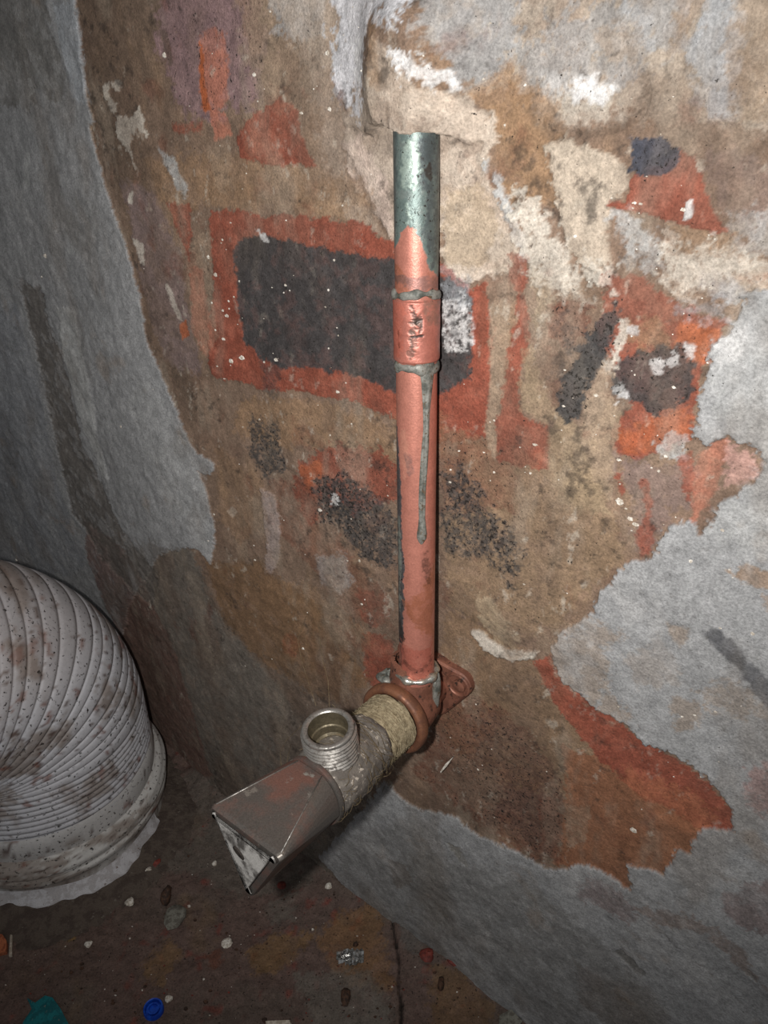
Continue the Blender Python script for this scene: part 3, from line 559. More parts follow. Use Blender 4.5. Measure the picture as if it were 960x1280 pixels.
def thing(name, loc, label, cat, group=None):
    o = bpy.data.objects.new(name, None); COL.objects.link(o); o.location = loc; o.empty_display_size = 0.01
    o['label'] = label; o['category'] = cat
    if group: o['group'] = group
    return o
def frame(origin, axis, side=None):
    a = Vector(axis).normalized(); s = Vector(side) if side else (Z_ if abs(a.z) < 0.9 else R_)
    x = s.cross(a).normalized(); y = a.cross(x).normalized()
    return Vector(origin), x, y, a
def lathe(profile, fr, segs=48, rfun=None, closed=False):
    o, x, y, a = fr; V_, F_ = [], []
    n = len(profile)
    for i, (rr, c) in enumerate(profile):
        for k in range(segs):
            th = 2 * math.pi * k / segs; q = rr if rfun is None else rfun(rr, c, th)
            V_.append(o + a * c + x * (q * math.cos(th)) + y * (q * math.sin(th)))
    m = n if closed else n - 1
    for i in range(m):
        for k in range(segs):
            j = (i + 1) % n; F_.append((i * segs + k, i * segs + (k + 1) % segs, j * segs + (k + 1) % segs, j * segs + k))
    return V_, F_
def tube(pts, rad, segs=8, cap=True):
    pts = [Vector(p) for p in pts]; V_, F_ = [], []
    for i, p in enumerate(pts):
        t = (pts[min(i + 1, len(pts) - 1)] - pts[max(i - 1, 0)]).normalized()
        s = Vector((0.3, 0.1, 1)) if abs(t.z) < 0.9 else Vector((1, 0.2, 0))
        x = s.cross(t).normalized(); y = t.cross(x)
        rr = rad[i] if hasattr(rad, '__len__') else rad
        for k in range(segs):
            th = 2 * math.pi * k / segs; V_.append(p + x * rr * math.cos(th) + y * rr * math.sin(th))
    for i in range(len(pts) - 1):
        for k in range(segs): F_.append((i * segs + k, i * segs + (k + 1) % segs, (i + 1) * segs + (k + 1) % segs, (i + 1) * segs + k))
    if cap: F_.append(tuple(range(segs))[::-1]); F_.append(tuple((len(pts) - 1) * segs + k for k in range(segs)))
    return V_, F_
def hull(points):
    bm = bmesh.new()
    for p in points: bm.verts.new(p)
    res = bmesh.ops.convex_hull(bm, input=bm.verts)
    bmesh.ops.delete(bm, geom=[g for g in res['geom_interior'] if isinstance(g, bmesh.types.BMVert)], context='VERTS')
    bm.verts.ensure_lookup_table(); bm.verts.index_update()
    V_ = [v.co.copy() for v in bm.verts]; F_ = [tuple(v.index for v in f.verts) for f in bm.faces]; bm.free(); return V_, F_
def merge(*parts):
    V_, F_ = [], []
    for v, f in parts:
        b = len(V_); V_ += list(v); F_ += [tuple(i + b for i in q) for q in f]
    return V_, F_
def blob(c, sx, sy, sz, rnd=0.25, seed=0, ax=None, seg=12, rings=8):
    """lumpy closed blob with its own axes"""
    x, y, z = ax or (Vector((1, 0, 0)), Vector((0, 1, 0)), Z_)
    rs = random.Random(seed); ph = [(rs.uniform(0, 6.3), rs.randint(1, 3), rs.randint(1, 3)) for _ in range(5)]
    V_, F_ = [], []; c = Vector(c)
    for i in range(rings + 1):
        la = math.pi * i / rings
        for k in range(seg):
            th = 2 * math.pi * k / seg
            d = 1 + rnd * sum(math.sin(p + a * th) * math.sin(b * la + p) for p, a, b in ph) / 2.5
            V_.append(c + x * (sx * d * math.sin(la) * math.cos(th)) + y * (sy * d * math.sin(la) * math.sin(th)) + z * (sz * d * math.cos(la)))
    for i in range(rings):
        for k in range(seg): F_.append((i * seg + k, i * seg + (k + 1) % seg, (i + 1) * seg + (k + 1) % seg, (i + 1) * seg + k))
    return V_, F_

# ------------------------------------------------------------------ copper pipe with its fittings
O = on_wall(546, 851)                                        # where the valve axis leaves the wall
AX = (N_ + Z_ * 0.075).normalized()
pb, pt = on_wall(521, 846, 0.0165), on_wall(520.5, 128, 0.0040)
pipe_dir = (pt - pb).normalized(); PR = 0.0063
toward = Vector((-pb.x, -pb.y, 0)).normalized(); toward = (toward - pipe_dir * toward.dot(pipe_dir)).normalized()
sidev = pipe_dir.cross(toward) * -1
if sidev.dot(Vector((1, 0, 0))) < 0: sidev = -sidev
def pipe_t(y):
    """distance up the pipe's axis of what the photo shows at height y"""
    lo, hi = 0.0, (pt - pb).length
    for _ in range(30):
        m = (lo + hi) / 2; q = pb + pipe_dir * m - CAMP
        fw = q.y * ct - q.z * st; upv = q.y * st + q.z * ct
        if 640 - F * upv / fw > y: lo = m
        else: hi = m
    return (lo + hi) / 2
water_pipe = thing('copper_water_pipe', (pb.x, pb.y, 0.18), 'vertical copper water pipe on the wall, green top, sleeve joint and bracket elbow', 'pipe')
def copper_sheet(name, t0, t1, nt, rfun, paints, base, mat=M_pipe, nth=120, seed=7, parent=water_pipe, wob=0.0):
    th = np.linspace(-math.pi, math.pi, nth + 1); tt = np.linspace(t0, t1, nt)
    TH, TT = np.meshgrid(th, tt); c = Canvas(TH * PR, TT, base, seed); c.vary = 0.4; c.vf = 420
    uu, vv = c.U, c.V
    c.c *= (1 + 0.16 * fbm(uu, vv, 300, 5, seed, 0.65) + 0.06 * fbm(uu, vv * 0.2, 500, 3, seed + 2))[:, None]
    for (col, pts, a, soft, rough, hh, brk, pit) in paints:
        c.hold = 0.12 if a >= 0.95 else 1.0
        poly = [(math.asin(max(-1, min(1, ac))) * PR if abs(ac) <= 1 else (math.pi * PR * (1 if ac > 0 else -1)), pipe_t(y)) for ac, y in pts]
        c.paint(col, poly, a, soft * 0.0002, rough * 0.0003, hh * 0.001, brk, pit)
    rr = rfun(c.V) + c.h + wob * fbm(uu, vv, 400, 3, seed + 4)
    a = c.U / PR
    p = np.array(pb)[None] + c.V[:, None] * np.array(pipe_dir)[None] + (rr * np.cos(a))[:, None] * np.array(toward)[None] + (rr * np.sin(a))[:, None] * np.array(sidev)[None]
    p -= np.array(parent.location)[None]
    o = grid_mesh(name, p, nth + 1, nt, c.c, c.pit, mat); o.parent = parent; return o
COP = srgb(180, 118, 102); VERD = srgb(102, 116, 112); PALEV = srgb(146, 160, 150); SLATE = srgb(72, 78, 80); BURN = srgb(152, 92, 64); SOOT = srgb(48, 36, 30)
pp = [
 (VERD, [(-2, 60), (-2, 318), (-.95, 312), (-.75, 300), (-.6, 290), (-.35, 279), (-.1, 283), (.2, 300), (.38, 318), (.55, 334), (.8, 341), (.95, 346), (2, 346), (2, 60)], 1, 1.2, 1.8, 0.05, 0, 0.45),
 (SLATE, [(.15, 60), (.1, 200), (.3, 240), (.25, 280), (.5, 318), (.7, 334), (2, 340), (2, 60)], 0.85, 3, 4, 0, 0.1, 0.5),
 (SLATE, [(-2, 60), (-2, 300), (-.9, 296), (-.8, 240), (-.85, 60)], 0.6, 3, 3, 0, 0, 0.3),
 (SOOT, [(.4, 210), (.55, 205), (.65, 225), (.45, 220)], 0.8, 1, 2, 0, 0, None),
 (SOOT, [(.2, 196), (.35, 196), (.3, 204)], 0.6, 1, 2, 0, 0, None),
 (PALEV, [(-.6, 180), (-.2, 175), (.1, 200), (-.1, 240), (-.5, 232), (-.65, 205)], 0.8, 3, 5, 0.1, 0.25, 0.2),
 (PALEV, [(-.55, 255), (-.3, 250), (-.1, 268), (-.4, 280)], 0.8, 1.5, 3, 0.1, 0.1, None),
 (BURN, [(-1, 325), (-.6, 322), (-.4, 345), (-.5, 362), (-1, 362)], 0.6, 2, 4, 0, 0.1, 0.5),
 (BURN, [(.5, 335), (.9, 345), (.95, 360), (.6, 362)], 0.5, 2, 4, 0, 0.1, 0.3),
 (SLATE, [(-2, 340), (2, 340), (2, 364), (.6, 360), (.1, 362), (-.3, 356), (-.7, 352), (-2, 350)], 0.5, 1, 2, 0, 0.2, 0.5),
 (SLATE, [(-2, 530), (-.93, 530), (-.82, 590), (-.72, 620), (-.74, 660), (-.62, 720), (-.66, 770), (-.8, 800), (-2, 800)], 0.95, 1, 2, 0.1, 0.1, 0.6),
 (srgb(150, 158, 146), [(-.96, 640), (-.82, 640), (-.78, 700), (-.85, 760), (-.95, 760)], 0.6, 1, 2, 0.1, 0.35, None),
 (SOOT, [(-.96, 760), (-.75, 770), (-.7, 800), (-.8, 830), (-.96, 830)], 0.7, 1, 3, 0, 0.2, 0.6),
 (BURN, [(-.7, 745), (-.1, 735), (.3, 720), (.95, 700), (.95, 790), (.4, 780), (0, 772), (-.5, 765)], 0.7, 4, 5, 0, 0, 0.2),
 (SOOT, [(.35, 690), (.6, 680), (.75, 720), (.55, 735)], 0.55, 2, 4, 0, 0.25, 0.7),
 (srgb(176, 98, 82), [(-.9, 795), (.3, 800), (.9, 795), (.9, 840), (-.9, 840)], 0.7, 2, 4, 0, 0, 0.4),
 (SOOT, [(-.8, 800), (-.4, 815), (0, 822), (.6, 818), (.95, 800), (.95, 812), (.4, 828), (-.3, 828), (-.8, 820)], 0.5, 1.5, 3, 0, 0.4, 0.6),
 (srgb(206, 150, 128), [(-.8, 534), (-.5, 530), (-.4, 560), (-.6, 590), (-.8, 570)], 0.4, 2, 3, 0, 0.2, None),
 (SLATE, [(-.45, 562), (-.3, 560), (-.25, 580), (-.4, 585)], 0.45, 2, 3, 0, 0.2, None),
 (srgb(178, 104, 86), [(.55, 470), (2, 470), (2, 700), (.75, 700), (.5, 600)], 0.5, 3, 2, 0, 0, None),
]
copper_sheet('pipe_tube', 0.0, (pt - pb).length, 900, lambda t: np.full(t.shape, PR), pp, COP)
tC0, tC1 = pipe_t(450), pipe_t(371)
def coup(t):
    return PR + 0.00065 - 0.0005 * sm((tC0 + 0.0008 - t) / 0.0008) - 0.0005 * sm((t - tC1 + 0.0008) / 0.0008)
cp = [
 (srgb(72, 66, 60), [(.1, 388), (.22, 384), (.28, 408), (.12, 412)], 0.9, 1, 2, -0.25, 0.1, 0.4),
 (srgb(84, 78, 70), [(-.2, 400), (.0, 398), (.0, 440), (-.3, 444), (-.4, 436)], 0.8, 1.4, 3, -0.2, 0.2, 0.5),
 (srgb(50, 44, 40), [(-.25, 414), (.3, 412), (.3, 415), (-.25, 417)], 0.9, 0.6, 1, -0.2, 0, None),
 (srgb(60, 50, 44), [(-.82, 410), (-.74, 408), (-.68, 444), (-.78, 446)], 0.85, 0.8, 2, -0.2, 0, 0.4),
 (srgb(66, 56, 50), [(-.2, 378), (-.1, 378), (.1, 396), (0, 396)], 0.8, 0.8, 2, -0.15, 0, None),
 (srgb(110, 98, 86), [(.4, 376), (.9, 378), (.9, 400), (.5, 404)], 0.5, 2, 4, 0, 0.35, 0.5),
 (srgb(190, 96, 74), [(-1, 372), (-.6, 372), (-.5, 446), (-1, 446)], 0.4, 3, 3, 0, 0, 0.3),
]
sleeve = copper_sheet('pipe_sleeve', tC0, tC1, 160, coup, cp, srgb(170, 106, 92), seed=19, wob=0.00012)
sleeve['label'] = 'scratched pinkish copper sleeve joining the pipe'
def ring_mesh(t, r0, rr, hh, seed, wav=0.0006):
    V_, F_ = [], []; rs = random.Random(seed); ph = [rs.uniform(0, 6.28) for _ in range(4)]
    n, m = 64, 10
    for i in range(n):
        th = 2 * math.pi * i / n
        dt = wav * (math.sin(th + ph[0]) + 0.5 * math.sin(3 * th + ph[1])); k = 1 + 0.3 * math.sin(5 * th + ph[2]) + 0.2 * math.sin(9 * th + ph[3])
        for j in range(m):
            q = 2 * math.pi * j / m
            rad = r0 + rr * k * math.cos(q); z = t + dt + hh * k * math.sin(q)
            V_.append(pb + pipe_dir * z + toward * (rad * math.cos(th)) + sidev * (rad * math.sin(th)))
    for i in range(n):
        for j in range(m): F_.append((i * m + j, ((i + 1) % n) * m + j, ((i + 1) % n) * m + (j + 1) % m, i * m + (j + 1) % m))
    return V_, F_
mesh_obj('solder_ring', *ring_mesh(pipe_t(367), PR + 0.0002, 0.0007, 0.0012, 4), M_solder, water_pipe)
mesh_obj('solder_ring', *ring_mesh(pipe_t(456), PR, 0.0006, 0.0014, 9, 0.0004), M_solder, water_pipe)
b_ = mesh_obj('solder_ring', *ring_mesh(pipe_t(838), PR + 0.0008, 0.0013, 0.0012, 14, 0.0003), M_shiny, water_pipe); b_['label'] = 'bright solder ring at the foot of the pipe'
# run of solder down the front, ending in a bead
dr = [(448, -.15, .88), (458, .12, .86), (470, .22, .82), (490, .28, .74), (510, .32, .66), (530, .33, .64), (548, .26, .64), (566, .2, .6), (580, .16, .56), (600, .12, .5), (620, .1, .48), (638, .12, .46), (648, .08, .5), (656, .02, .52), (662, .02, .5), (667, .12, .4), (670, .22, .32)]
V_, F_ = [], []; m = 13
for i, (y, l, r) in enumerate(dr):
    t = pipe_t(y); a0, a1 = math.asin(l), math.asin(r)
    for j in range(m):
        q = j / (m - 1); a = a0 + (a1 - a0) * q
        amp = (0.00055 if y < 640 else 0.0013 if 648 <= y <= 664 else 0.0008) * (1 + 0.25 * math.sin(y * 0.31 + j))
        if y == 670: amp *= 0.15
        rr = PR - 0.0001 + amp * (max(0, 1 - (2 * q - 1) ** 2)) ** 0.5
        V_.append(pb + pipe_dir * t + toward * (rr * math.cos(a)) + sidev * (rr * math.sin(a)))
for i in range(len(dr) - 1):
    for j in range(m - 1): F_.append((i * m + j, i * m + j + 1, (i + 1) * m + j + 1, (i + 1) * m + j))
d_ = mesh_obj('solder_drip', V_, F_, M_solder, water_pipe); d_['label'] = 'long grey solder run ending in a bead'

# bracket elbow: wall plate with ears, upright socket, outward socket with rim
def L3(a, b, c): return O + R_ * a + Z_ * b + N_ * c
def disc_pts(a, b, rad, c, n=20): return [L3(a + rad * math.cos(2 * math.pi * k / n), b + rad * math.sin(2 * math.pi * k / n), c) for k in range(n)]
plate = []
for (a, b, rad) in ((0.0113, 0.0072, 0.0058), (-0.0122, 0.0092, 0.0052), (0.0, -0.0075, 0.0075)):
    plate += disc_pts(a, b, rad, -0.001) + disc_pts(a, b, rad, 0.0026) + disc_pts(a, b, rad - 0.0008, 0.0034)
elbow = mesh_obj('wall_plate', *hull(plate), M_brz, water_pipe, angle=28)
elbow['label'] = 'brown copper bracket plate with a screw ear'
for (a, b, rad) in ((0.0125, 0.0075, 0.0048),):
    v, f = lathe([(0.0026, 0.0026), (0.0026, 0.0046), (0.0016, 0.0050), (0.0, 0.0050)], (L3(a, b, 0), R_, Z_, N_), 20)
    mesh_obj('plate_screw', v, f, M_brz, elbow, angle=35)
    rim = []
    v, f = lathe([(rad - 0.0006, 0.0030), (rad - 0.0004, 0.0040), (rad, 0.0042), (rad + 0.0004, 0.0036), (rad + 0.0004, 0.003)], (L3(a - 0.0008, b - 0.0004, 0), R_, Z_, N_), 32)
    mesh_obj('ear_rim', v, f, M_brz, elbow)
ce = O + AX * 0.0165
fr_up = (ce, R_, N_, Z_); up_dir = pipe_dir
fu = frame(ce, pipe_dir)
sock = lathe([(0.0, -0.0085), (0.006, -0.0078), (0.0086, -0.004), (0.0090, 0.002), (0.0086, 0.012), (0.0080, 0.0165), (0.0078, 0.0200), (0.0062, 0.0203)], fu, 40)
fo = frame(O, AX)
outw = lathe([(0.0, 0.002), (0.0068, 0.002), (0.0074, 0.008), (0.0098, 0.012), (0.0108, 0.018), (0.0110, 0.0262)], fo, 44)
mesh_obj('elbow_body', *merge(sock, outw), M_brz, water_pipe, angle=50)
v, f = lathe([(0.0105, 0.0248), (0.0133, 0.0252), (0.0139, 0.0262), (0.0139, 0.0288), (0.0132, 0.0297), (0.0122, 0.0299), (0.0112, 0.0294), (0.0104, 0.0285)], fo, 64)
r_ = mesh_obj('socket_rim', v, f, M_ring, water_pipe, angle=50); r_['label'] = 'dark orange flanged rim of the elbow socket'
v1 = blob(L3(-0.0088, 0.0120, 0.0205), 0.0034, 0.0030, 0.0028, 0.5, 3, seg=18, rings=12)
mesh_obj('solder_lump', *v1, M_solder, water_pipe)
v1 = blob(L3(0.0082, 0.0085, 0.0135), 0.0018, 0.0022, 0.0085, 0.3, 8)
mesh_obj('solder_lump', *v1, M_solder, water_pipe)

# ------------------------------------------------------------------ angle valve
valve = thing('angle_valve', tuple(O + AX * 0.045), 'grimy chrome angle valve with a triangular handle, screwed into the copper elbow', 'valve')
def hr(rr, c, th): return rr + 0.00022 * math.sin(c * 9000 + 3 * th) + 0.0002 * math.sin(7 * th + c * 900)
prof = [(0.0094, 0.0285)] + [(0.0107 + 0.0002 * math.sin(i * 0.5), 0.0296 + i * 0.00044) for i in range(30)] + [(0.0108, 0.0434)]
hp = mesh_obj('hemp_winding', *lathe(prof, fo, 72, hr), M_hemp, valve); hp['label'] = 'pale yellow hemp wound round the thread'
def br(rr, c, th):
    return rr + 0.00035 * math.sin(3 * th + c * 400) + 0.00025 * math.sin(7 * th - c * 700) + 0.00015 * math.sin(13 * th + c * 1500)
v, f = lathe([(0.0100, 0.0425), (0.0112, 0.0430), (0.0114, 0.0455), (0.0106, 0.0470), (0.0107, 0.0490), (0.0118, 0.0510), (0.0122, 0.0560), (0.0122, 0.0640), (0.0120, 0.0690), (0.0108, 0.0705), (0.0104, 0.0735), (0.0, 0.0735)], fo, 64, br)
mesh_obj('valve_body', v, f, M_body, valve)
# upright threaded outlet
tgt = on_wall(409.5, 909, 0.0625)
oc = O + AX * 0.0605
oz = (tgt - oc); OH = oz.length; oz.normalize()
oz = Vector(oz)
fo2 = frame(oc, (oz + Z_ * 1.5).normalized() if False else oz)
pr = [(0.0086, 0.002), (0.0088, 0.0085)]
c0, c1, nt_ = 0.0090, OH - 0.0016, 7
for i in range(nt_):
    a = c0 + (c1 - c0) * i / nt_; s_ = (c1 - c0) / nt_
    pr += [(0.0081, a), (0.0092, a + s_ * 0.42), (0.0092, a + s_ * 0.58), (0.0081, a + s_ * 0.95)]
pr += [(0.0086, OH - 0.0012), (0.0086, OH - 0.0003), (0.0082, OH), (0.0070, OH), (0.0066, OH - 0.0005)]
v, f = lathe(pr, fo2, 64)
out = mesh_obj('threaded_outlet', v, f, M_thread, valve, angle=60); out['label'] = 'upright open outlet with a coarse external thread'
v, f = lathe([(0.0066, OH - 0.0005), (0.0065, OH - 0.006), (0.0061, OH - 0.0064), (0.0060, OH - 0.0095), (0.0052, OH - 0.010), (0.0051, OH - 0.0135), (0.0, OH - 0.0137)], fo2, 48)
mesh_obj('outlet_bore', v, f, M_bore, out, angle=40)
# handle: round collar lofted to a triangle
def tri_pts(c, scale, cr, n=7):
    cor = [Vector((-0.0133, 0.0178 - 0.0085)), Vector((0.0150, 0.0178 - 0.0085)), Vector((0.0023, -0.0085 - 0.0085))]
    g = sum(cor, Vector((0, 0))) / 3
    P = []
    for i, q in enumerate(cor):
        d = (q - g); d2 = d.normalized(); ctr = g + d * scale * 1.04 - d2 * cr * 1.15
        a0 = math.atan2(d2.y, d2.x)
        for k in range(n):
            a = a0 + math.radians(-60 + 120 * k / (n - 1)); P.append(ctr + Vector((math.cos(a), math.sin(a))) * cr)
    return [O + AX * c + R_ * p.x + (Z_ - N_ * 0.075).normalized() * p.y for p in P]
HY = (Z_ - N_ * 0.075).normalized()
angs = []
for q in range(3):
    nrm = 90 + 120 * q
    angs += [nrm - 24, nrm + 24] + [nrm + 24 + 72 * k / 8 for k in range(1, 8)]
pts = [O + AX * c + R_ * rr * math.cos(math.radians(t)) + HY * rr * math.sin(math.radians(t)) for rr, c in ((0.0118, 0.0728), (0.0124, 0.0736)) for t in angs]
clr = lathe([(0.0, 0.0706), (0.0112, 0.0706), (0.0124, 0.0711), (0.0126, 0.0718), (0.0124, 0.0728), (0.0110, 0.0731)], fo, 48)
mesh_obj('handle_collar', *clr, M_knob, valve, angle=40)
pts += tri_pts(0.1018, 1.0, 0.0012) + tri_pts(0.1032, 0.965, 0.0012)
handle = mesh_obj('valve_handle', *hull(pts), M_knob, valve, angle=5)
handle['label'] = 'worn chrome handle widening from round to triangular'
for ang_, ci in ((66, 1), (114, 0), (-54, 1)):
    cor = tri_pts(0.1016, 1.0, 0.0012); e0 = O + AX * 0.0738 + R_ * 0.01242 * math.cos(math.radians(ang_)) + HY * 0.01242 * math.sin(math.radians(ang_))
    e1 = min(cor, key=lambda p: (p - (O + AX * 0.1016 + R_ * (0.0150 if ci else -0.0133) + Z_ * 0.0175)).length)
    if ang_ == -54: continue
    mesh_obj('worn_edge_highlight', *tube([e0, (e0 + e1) / 2, e1], 0.00022, 6), M_thread, handle)  # thin bright tube added along the crease: worn edge plus its highlight
outer = tri_pts(0.1030, 0.95, 0.0013); top_ = tri_pts(0.1036, 0.92, 0.0013); inner = tri_pts(0.1036, 0.84, 0.0013); n = len(inner)
V_ = outer + top_ + inner; F_ = []
for k in range(n):
    j = (k + 1) % n; F_ += [(k, j, n + j, n + k), (n + k, n + j, 2 * n + j, 2 * n + k)]
mesh_obj('handle_rim', V_, F_, M_dark, handle, angle=30)
V_ = tri_pts(0.1034, 0.91, 0.0013) + tri_pts(0.1040, 0.88, 0.0013); n = len(V_) // 2
F_ = [(k, (k + 1) % n, n + (k + 1) % n, n + k) for k in range(n)] + [tuple(range(n, 2 * n))]
fcp = mesh_obj('handle_end_plate', V_, F_, M_face, handle, angle=30); fcp['label'] = 'chalky scraped end plate with a dark slot'
ct_ = O + AX * 0.1041 + Z_ * 0.0005 - R_ * 0.0008
V_, F_ = lathe([(0.0024, -0.0006), (0.0024, 0.0003), (0.0019, 0.0004), (0.0, 0.0001)], (ct_, (R_ * 0.9 - Z_ * 0.5) * 1.0, (Z_ * 0.5 + R_ * 0.15), AX), 24)
mesh_obj('slot', V_, F_, M_dark, fcp)
# loose strands of hemp sticking out
rs = random.Random(5); parts = []
sp = [[(395, 882, .055), (388, 860, .05), (378, 830, .045), (372, 800, .04), (383, 770, .03)], [(412, 884, .06), (410, 850, .055), (402, 820, .045), (398, 780, .04)],
      [(352, 962, .062), (350, 940, .056), (358, 925, .052), (372, 912, .052), (380, 905, .055)], [(358, 960, .062), (360, 945, .057), (364, 930, .052)],
      [(474, 930, .044), (482, 950, .04), (486, 970, .03), (478, 990, .025)], [(470, 934, .045), (475, 950, .04), (473, 985, .025)], [(450, 905, .046), (430, 895, .05), (415, 880, .055)],
      [(448, 910, .048), (450, 930, .052), (462, 944, .05), (480, 950, .043)], [(428, 900, .055), (452, 905, .052), (470, 920, .05), (476, 940, .046)]]
for s_ in sp: parts.append(tube([on_wall(x, y, w) for x, y, w in s_], 0.00008, 5))
for k in range(60):
    a0 = rs.uniform(0, 6.28); c = rs.uniform(0.041, 0.060); span = rs.uniform(0.6, 1.8); dc = rs.uniform(-0.004, 0.012); P = []
    for i in range(9):
        a = a0 + span * i / 8; cc = c + dc * i / 8; rr = (0.0112 if cc < 0.043 else 0.0118 if cc < 0.05 else 0.0124) + 0.0006 * math.sin(i * 0.8) * rs.uniform(0.3, 1)
        P.append(fo[0] + fo[3] * cc + fo[1] * rr * math.cos(a) + fo[2] * rr * math.sin(a))
    parts.append(tube(P, 0.00009, 4))
pale = []
for k in range(150):
    a0 = rs.uniform(0, 6.28); c = rs.uniform(0.0300, 0.0440); span = rs.uniform(1.0, 3.0); dc = rs.uniform(-0.0015, 0.0015); P = []
    for i in range(11):
        a = a0 + span * i / 10; cc = c + dc * i / 10; rr = 0.01105 + 0.0002 * math.sin(i + k)
        P.append(fo[0] + fo[3] * cc + fo[1] * rr * math.cos(a) + fo[2] * rr * math.sin(a))
    pale.append(tube(P, 0.00011, 4))
wr = mesh_obj('wound_fibres', *merge(*pale), M_hemp, hp); wr['kind'] = 'stuff'
for k in range(70):
    a0 = rs.uniform(0, 6.28); c = rs.uniform(0.044, 0.070); P = []; dirx = rs.uniform(-1, 1); 
    for i in range(7):
        a = a0 + dirx * 0.9 * i / 6; cc = min(0.0725, c + rs.uniform(-0.0004, 0.0004) + 0.008 * (1 - abs(dirx)) * i / 6); rr = 0.0125 + 0.0006 * math.sin(i * 1.1 + k)
        P.append(fo[0] + fo[3] * cc + fo[1] * rr * math.cos(a) + fo[2] * rr * math.sin(a))
    parts.append(tube(P, 0.00008, 4))
sr = mesh_obj('hemp_strands', *merge(*parts), M_strand, valve); sr['kind'] = 'stuff'

# ------------------------------------------------------------------ corrugated waste pipe
wc = Vector((-0.1945, 0.3140, 0))
waste = thing('waste_pipe_connector', tuple(wc), 'fat dirty white ribbed waste pipe bending out of a round collar by the wall', 'pipe')
d2 = Vector((-0.66, -0.75, 0)).normalized()
HR, BR, CR = 0.0580, 0.0610, 0.0555; zb = 0.050
rows = []                                                   # (centre, x axis, y axis, radius)
side = Z_.cross(d2).normalized()
def ring_at(c, up, rad): rows.append((c, up, rad))
# profile along the hose: groove spacing is tight on the straight foot and opens round the bend
z = 0.046; k = 0
rw = random.Random(11)
while z < zb + 0.028:
    p = 0.0036 * rw.uniform(0.85, 1.15)
    for q, dr_ in ((0.0, -0.0012), (0.12, 0.0), (0.5, 0.0005), (0.88, 0.0), (0.97, -0.0009)):
        ring_at(Vector((wc.x, wc.y, z + p * q)), 0.0, HR + dr_)
    z += p
z0 = z; ang = 0.0
piv = Vector((wc.x, wc.y, z0)) + d2 * BR
while ang < math.radians(100):
    p = math.radians(5.0) * rw.uniform(0.8, 1.2)
    for q, dr_ in ((0.0, -0.0011), (0.04, -0.0001), (0.25, 0.0003), (0.5, 0.0004), (0.75, 0.0003), (0.96, -0.0001), (0.985, -0.0010)):
        a = ang + p * q; ring_at(piv - d2 * (BR * math.cos(a)) + Z_ * (BR * math.sin(a)), a, HR + dr_)
    ang += p
nth = 220; th = np.linspace(-math.pi, math.pi, nth + 1)
POS, TT, UU = [], [], []; L_ = 0.0
for i, (c, a, rad) in enumerate(rows):
    if i: L_ += max((rows[i][0] - rows[i - 1][0]).length * 1.5, 1e-5)
    xd = (d2 * math.cos(a) - Z_ * math.sin(a)) * -1      # outer side of the bend (th = 0)
    xd = np.array(xd); sd_ = np.array(side)
    sq = 1 + 0.010 * np.sin(2 * th + a * 2) + 0.006 * np.sin(5 * th + a * 9)
    POS.append(np.array(c)[None] + rad * sq[:, None] * (np.cos(th)[:, None] * xd[None] + np.sin(th)[:, None] * sd_[None]))
    TT.append(np.full(nth + 1, L_)); UU.append(th * HR)
POS = np.concatenate(POS); TT = np.concatenate(TT); UU = np.concatenate(UU)
hc = Canvas(UU, TT, srgb(184, 184, 188), 66)
kind = np.array([(0.0 if dr is None else dr) for (_, _, dr) in rows])
def dirt(c, x, y, seed, amt=0.0):
    n1 = fbm(x, y, 45, 4, seed); n2 = fbm(x, y, 260, 3, seed + 3)
    k = sm((n1 * 1.3 + n2 * 0.5 + amt) * 1.8)[:, None] * 0.75
    c = c * (1 - k) + np.array(srgb(120, 106, 95)) * k
    k = sm((fbm(x, y, 420, 3, seed + 6) * 1.4 - 0.55 + n1 * 0.4) * 5)[:, None] * 0.8
    c = c * (1 - k) + np.array(srgb(72, 52, 44)) * k
    k = sm((fbm(x, y, 120, 3, seed + 9) - 0.42) * 9)[:, None] * 0.7
    return c * (1 - k) + np.array(srgb(112, 66, 50)) * k
zz = POS[:, 2]
hc.c = dirt(hc.c, POS[:, 0] * 1.0 + POS[:, 1], POS[:, 2], 71, 0.0)
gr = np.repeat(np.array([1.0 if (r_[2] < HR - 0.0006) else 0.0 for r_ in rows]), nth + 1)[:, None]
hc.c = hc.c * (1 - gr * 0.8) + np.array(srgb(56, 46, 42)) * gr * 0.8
top = sm((zz - 0.12) / 0.04)[:, None] * 0.35
hc.c = hc.c * (1 - top) + np.array(srgb(140, 124, 114)) * top
hc.pit[:] = 0.5
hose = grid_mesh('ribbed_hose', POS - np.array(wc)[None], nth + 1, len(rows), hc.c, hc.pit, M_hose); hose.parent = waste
def lathe_painted(name, prof, parent, seed, base, amt):
    n = len(prof); thn = 200; thg = np.linspace(0, 2 * math.pi, thn + 1); P, A, B = [], [], []
    for i, (rr, zv) in enumerate(prof):
        q = rr * (1 + 0.004 * np.sin(5 * thg + i)) ; P.append(np.stack([q * np.cos(thg), q * np.sin(thg), np.full(thn + 1, zv)], 1)); A.append(thg * rr); B.append(np.full(thn + 1, zv + rr))
    P = np.concatenate(P); A = np.concatenate(A); B = np.concatenate(B)
    c = Canvas(A, B, base, seed); c.c = dirt(c.c, P[:, 0] * 1.1, P[:, 1] + P[:, 2] * 2, seed, amt); c.pit[:] = 0.5
    o = grid_mesh(name, P, thn + 1, n, c.c, c.pit, M_hose, True); o.parent = parent; return o
lathe_painted('collar_sleeve', [(HR + 0.0002, 0.0500), (HR + 0.0010, 0.0485), (HR + 0.0014, 0.0440), (HR + 0.0014, 0.0390), (HR + 0.0012, 0.0375), (HR + 0.0006, 0.0330)], waste, 81, srgb(186, 184, 182), -0.15)
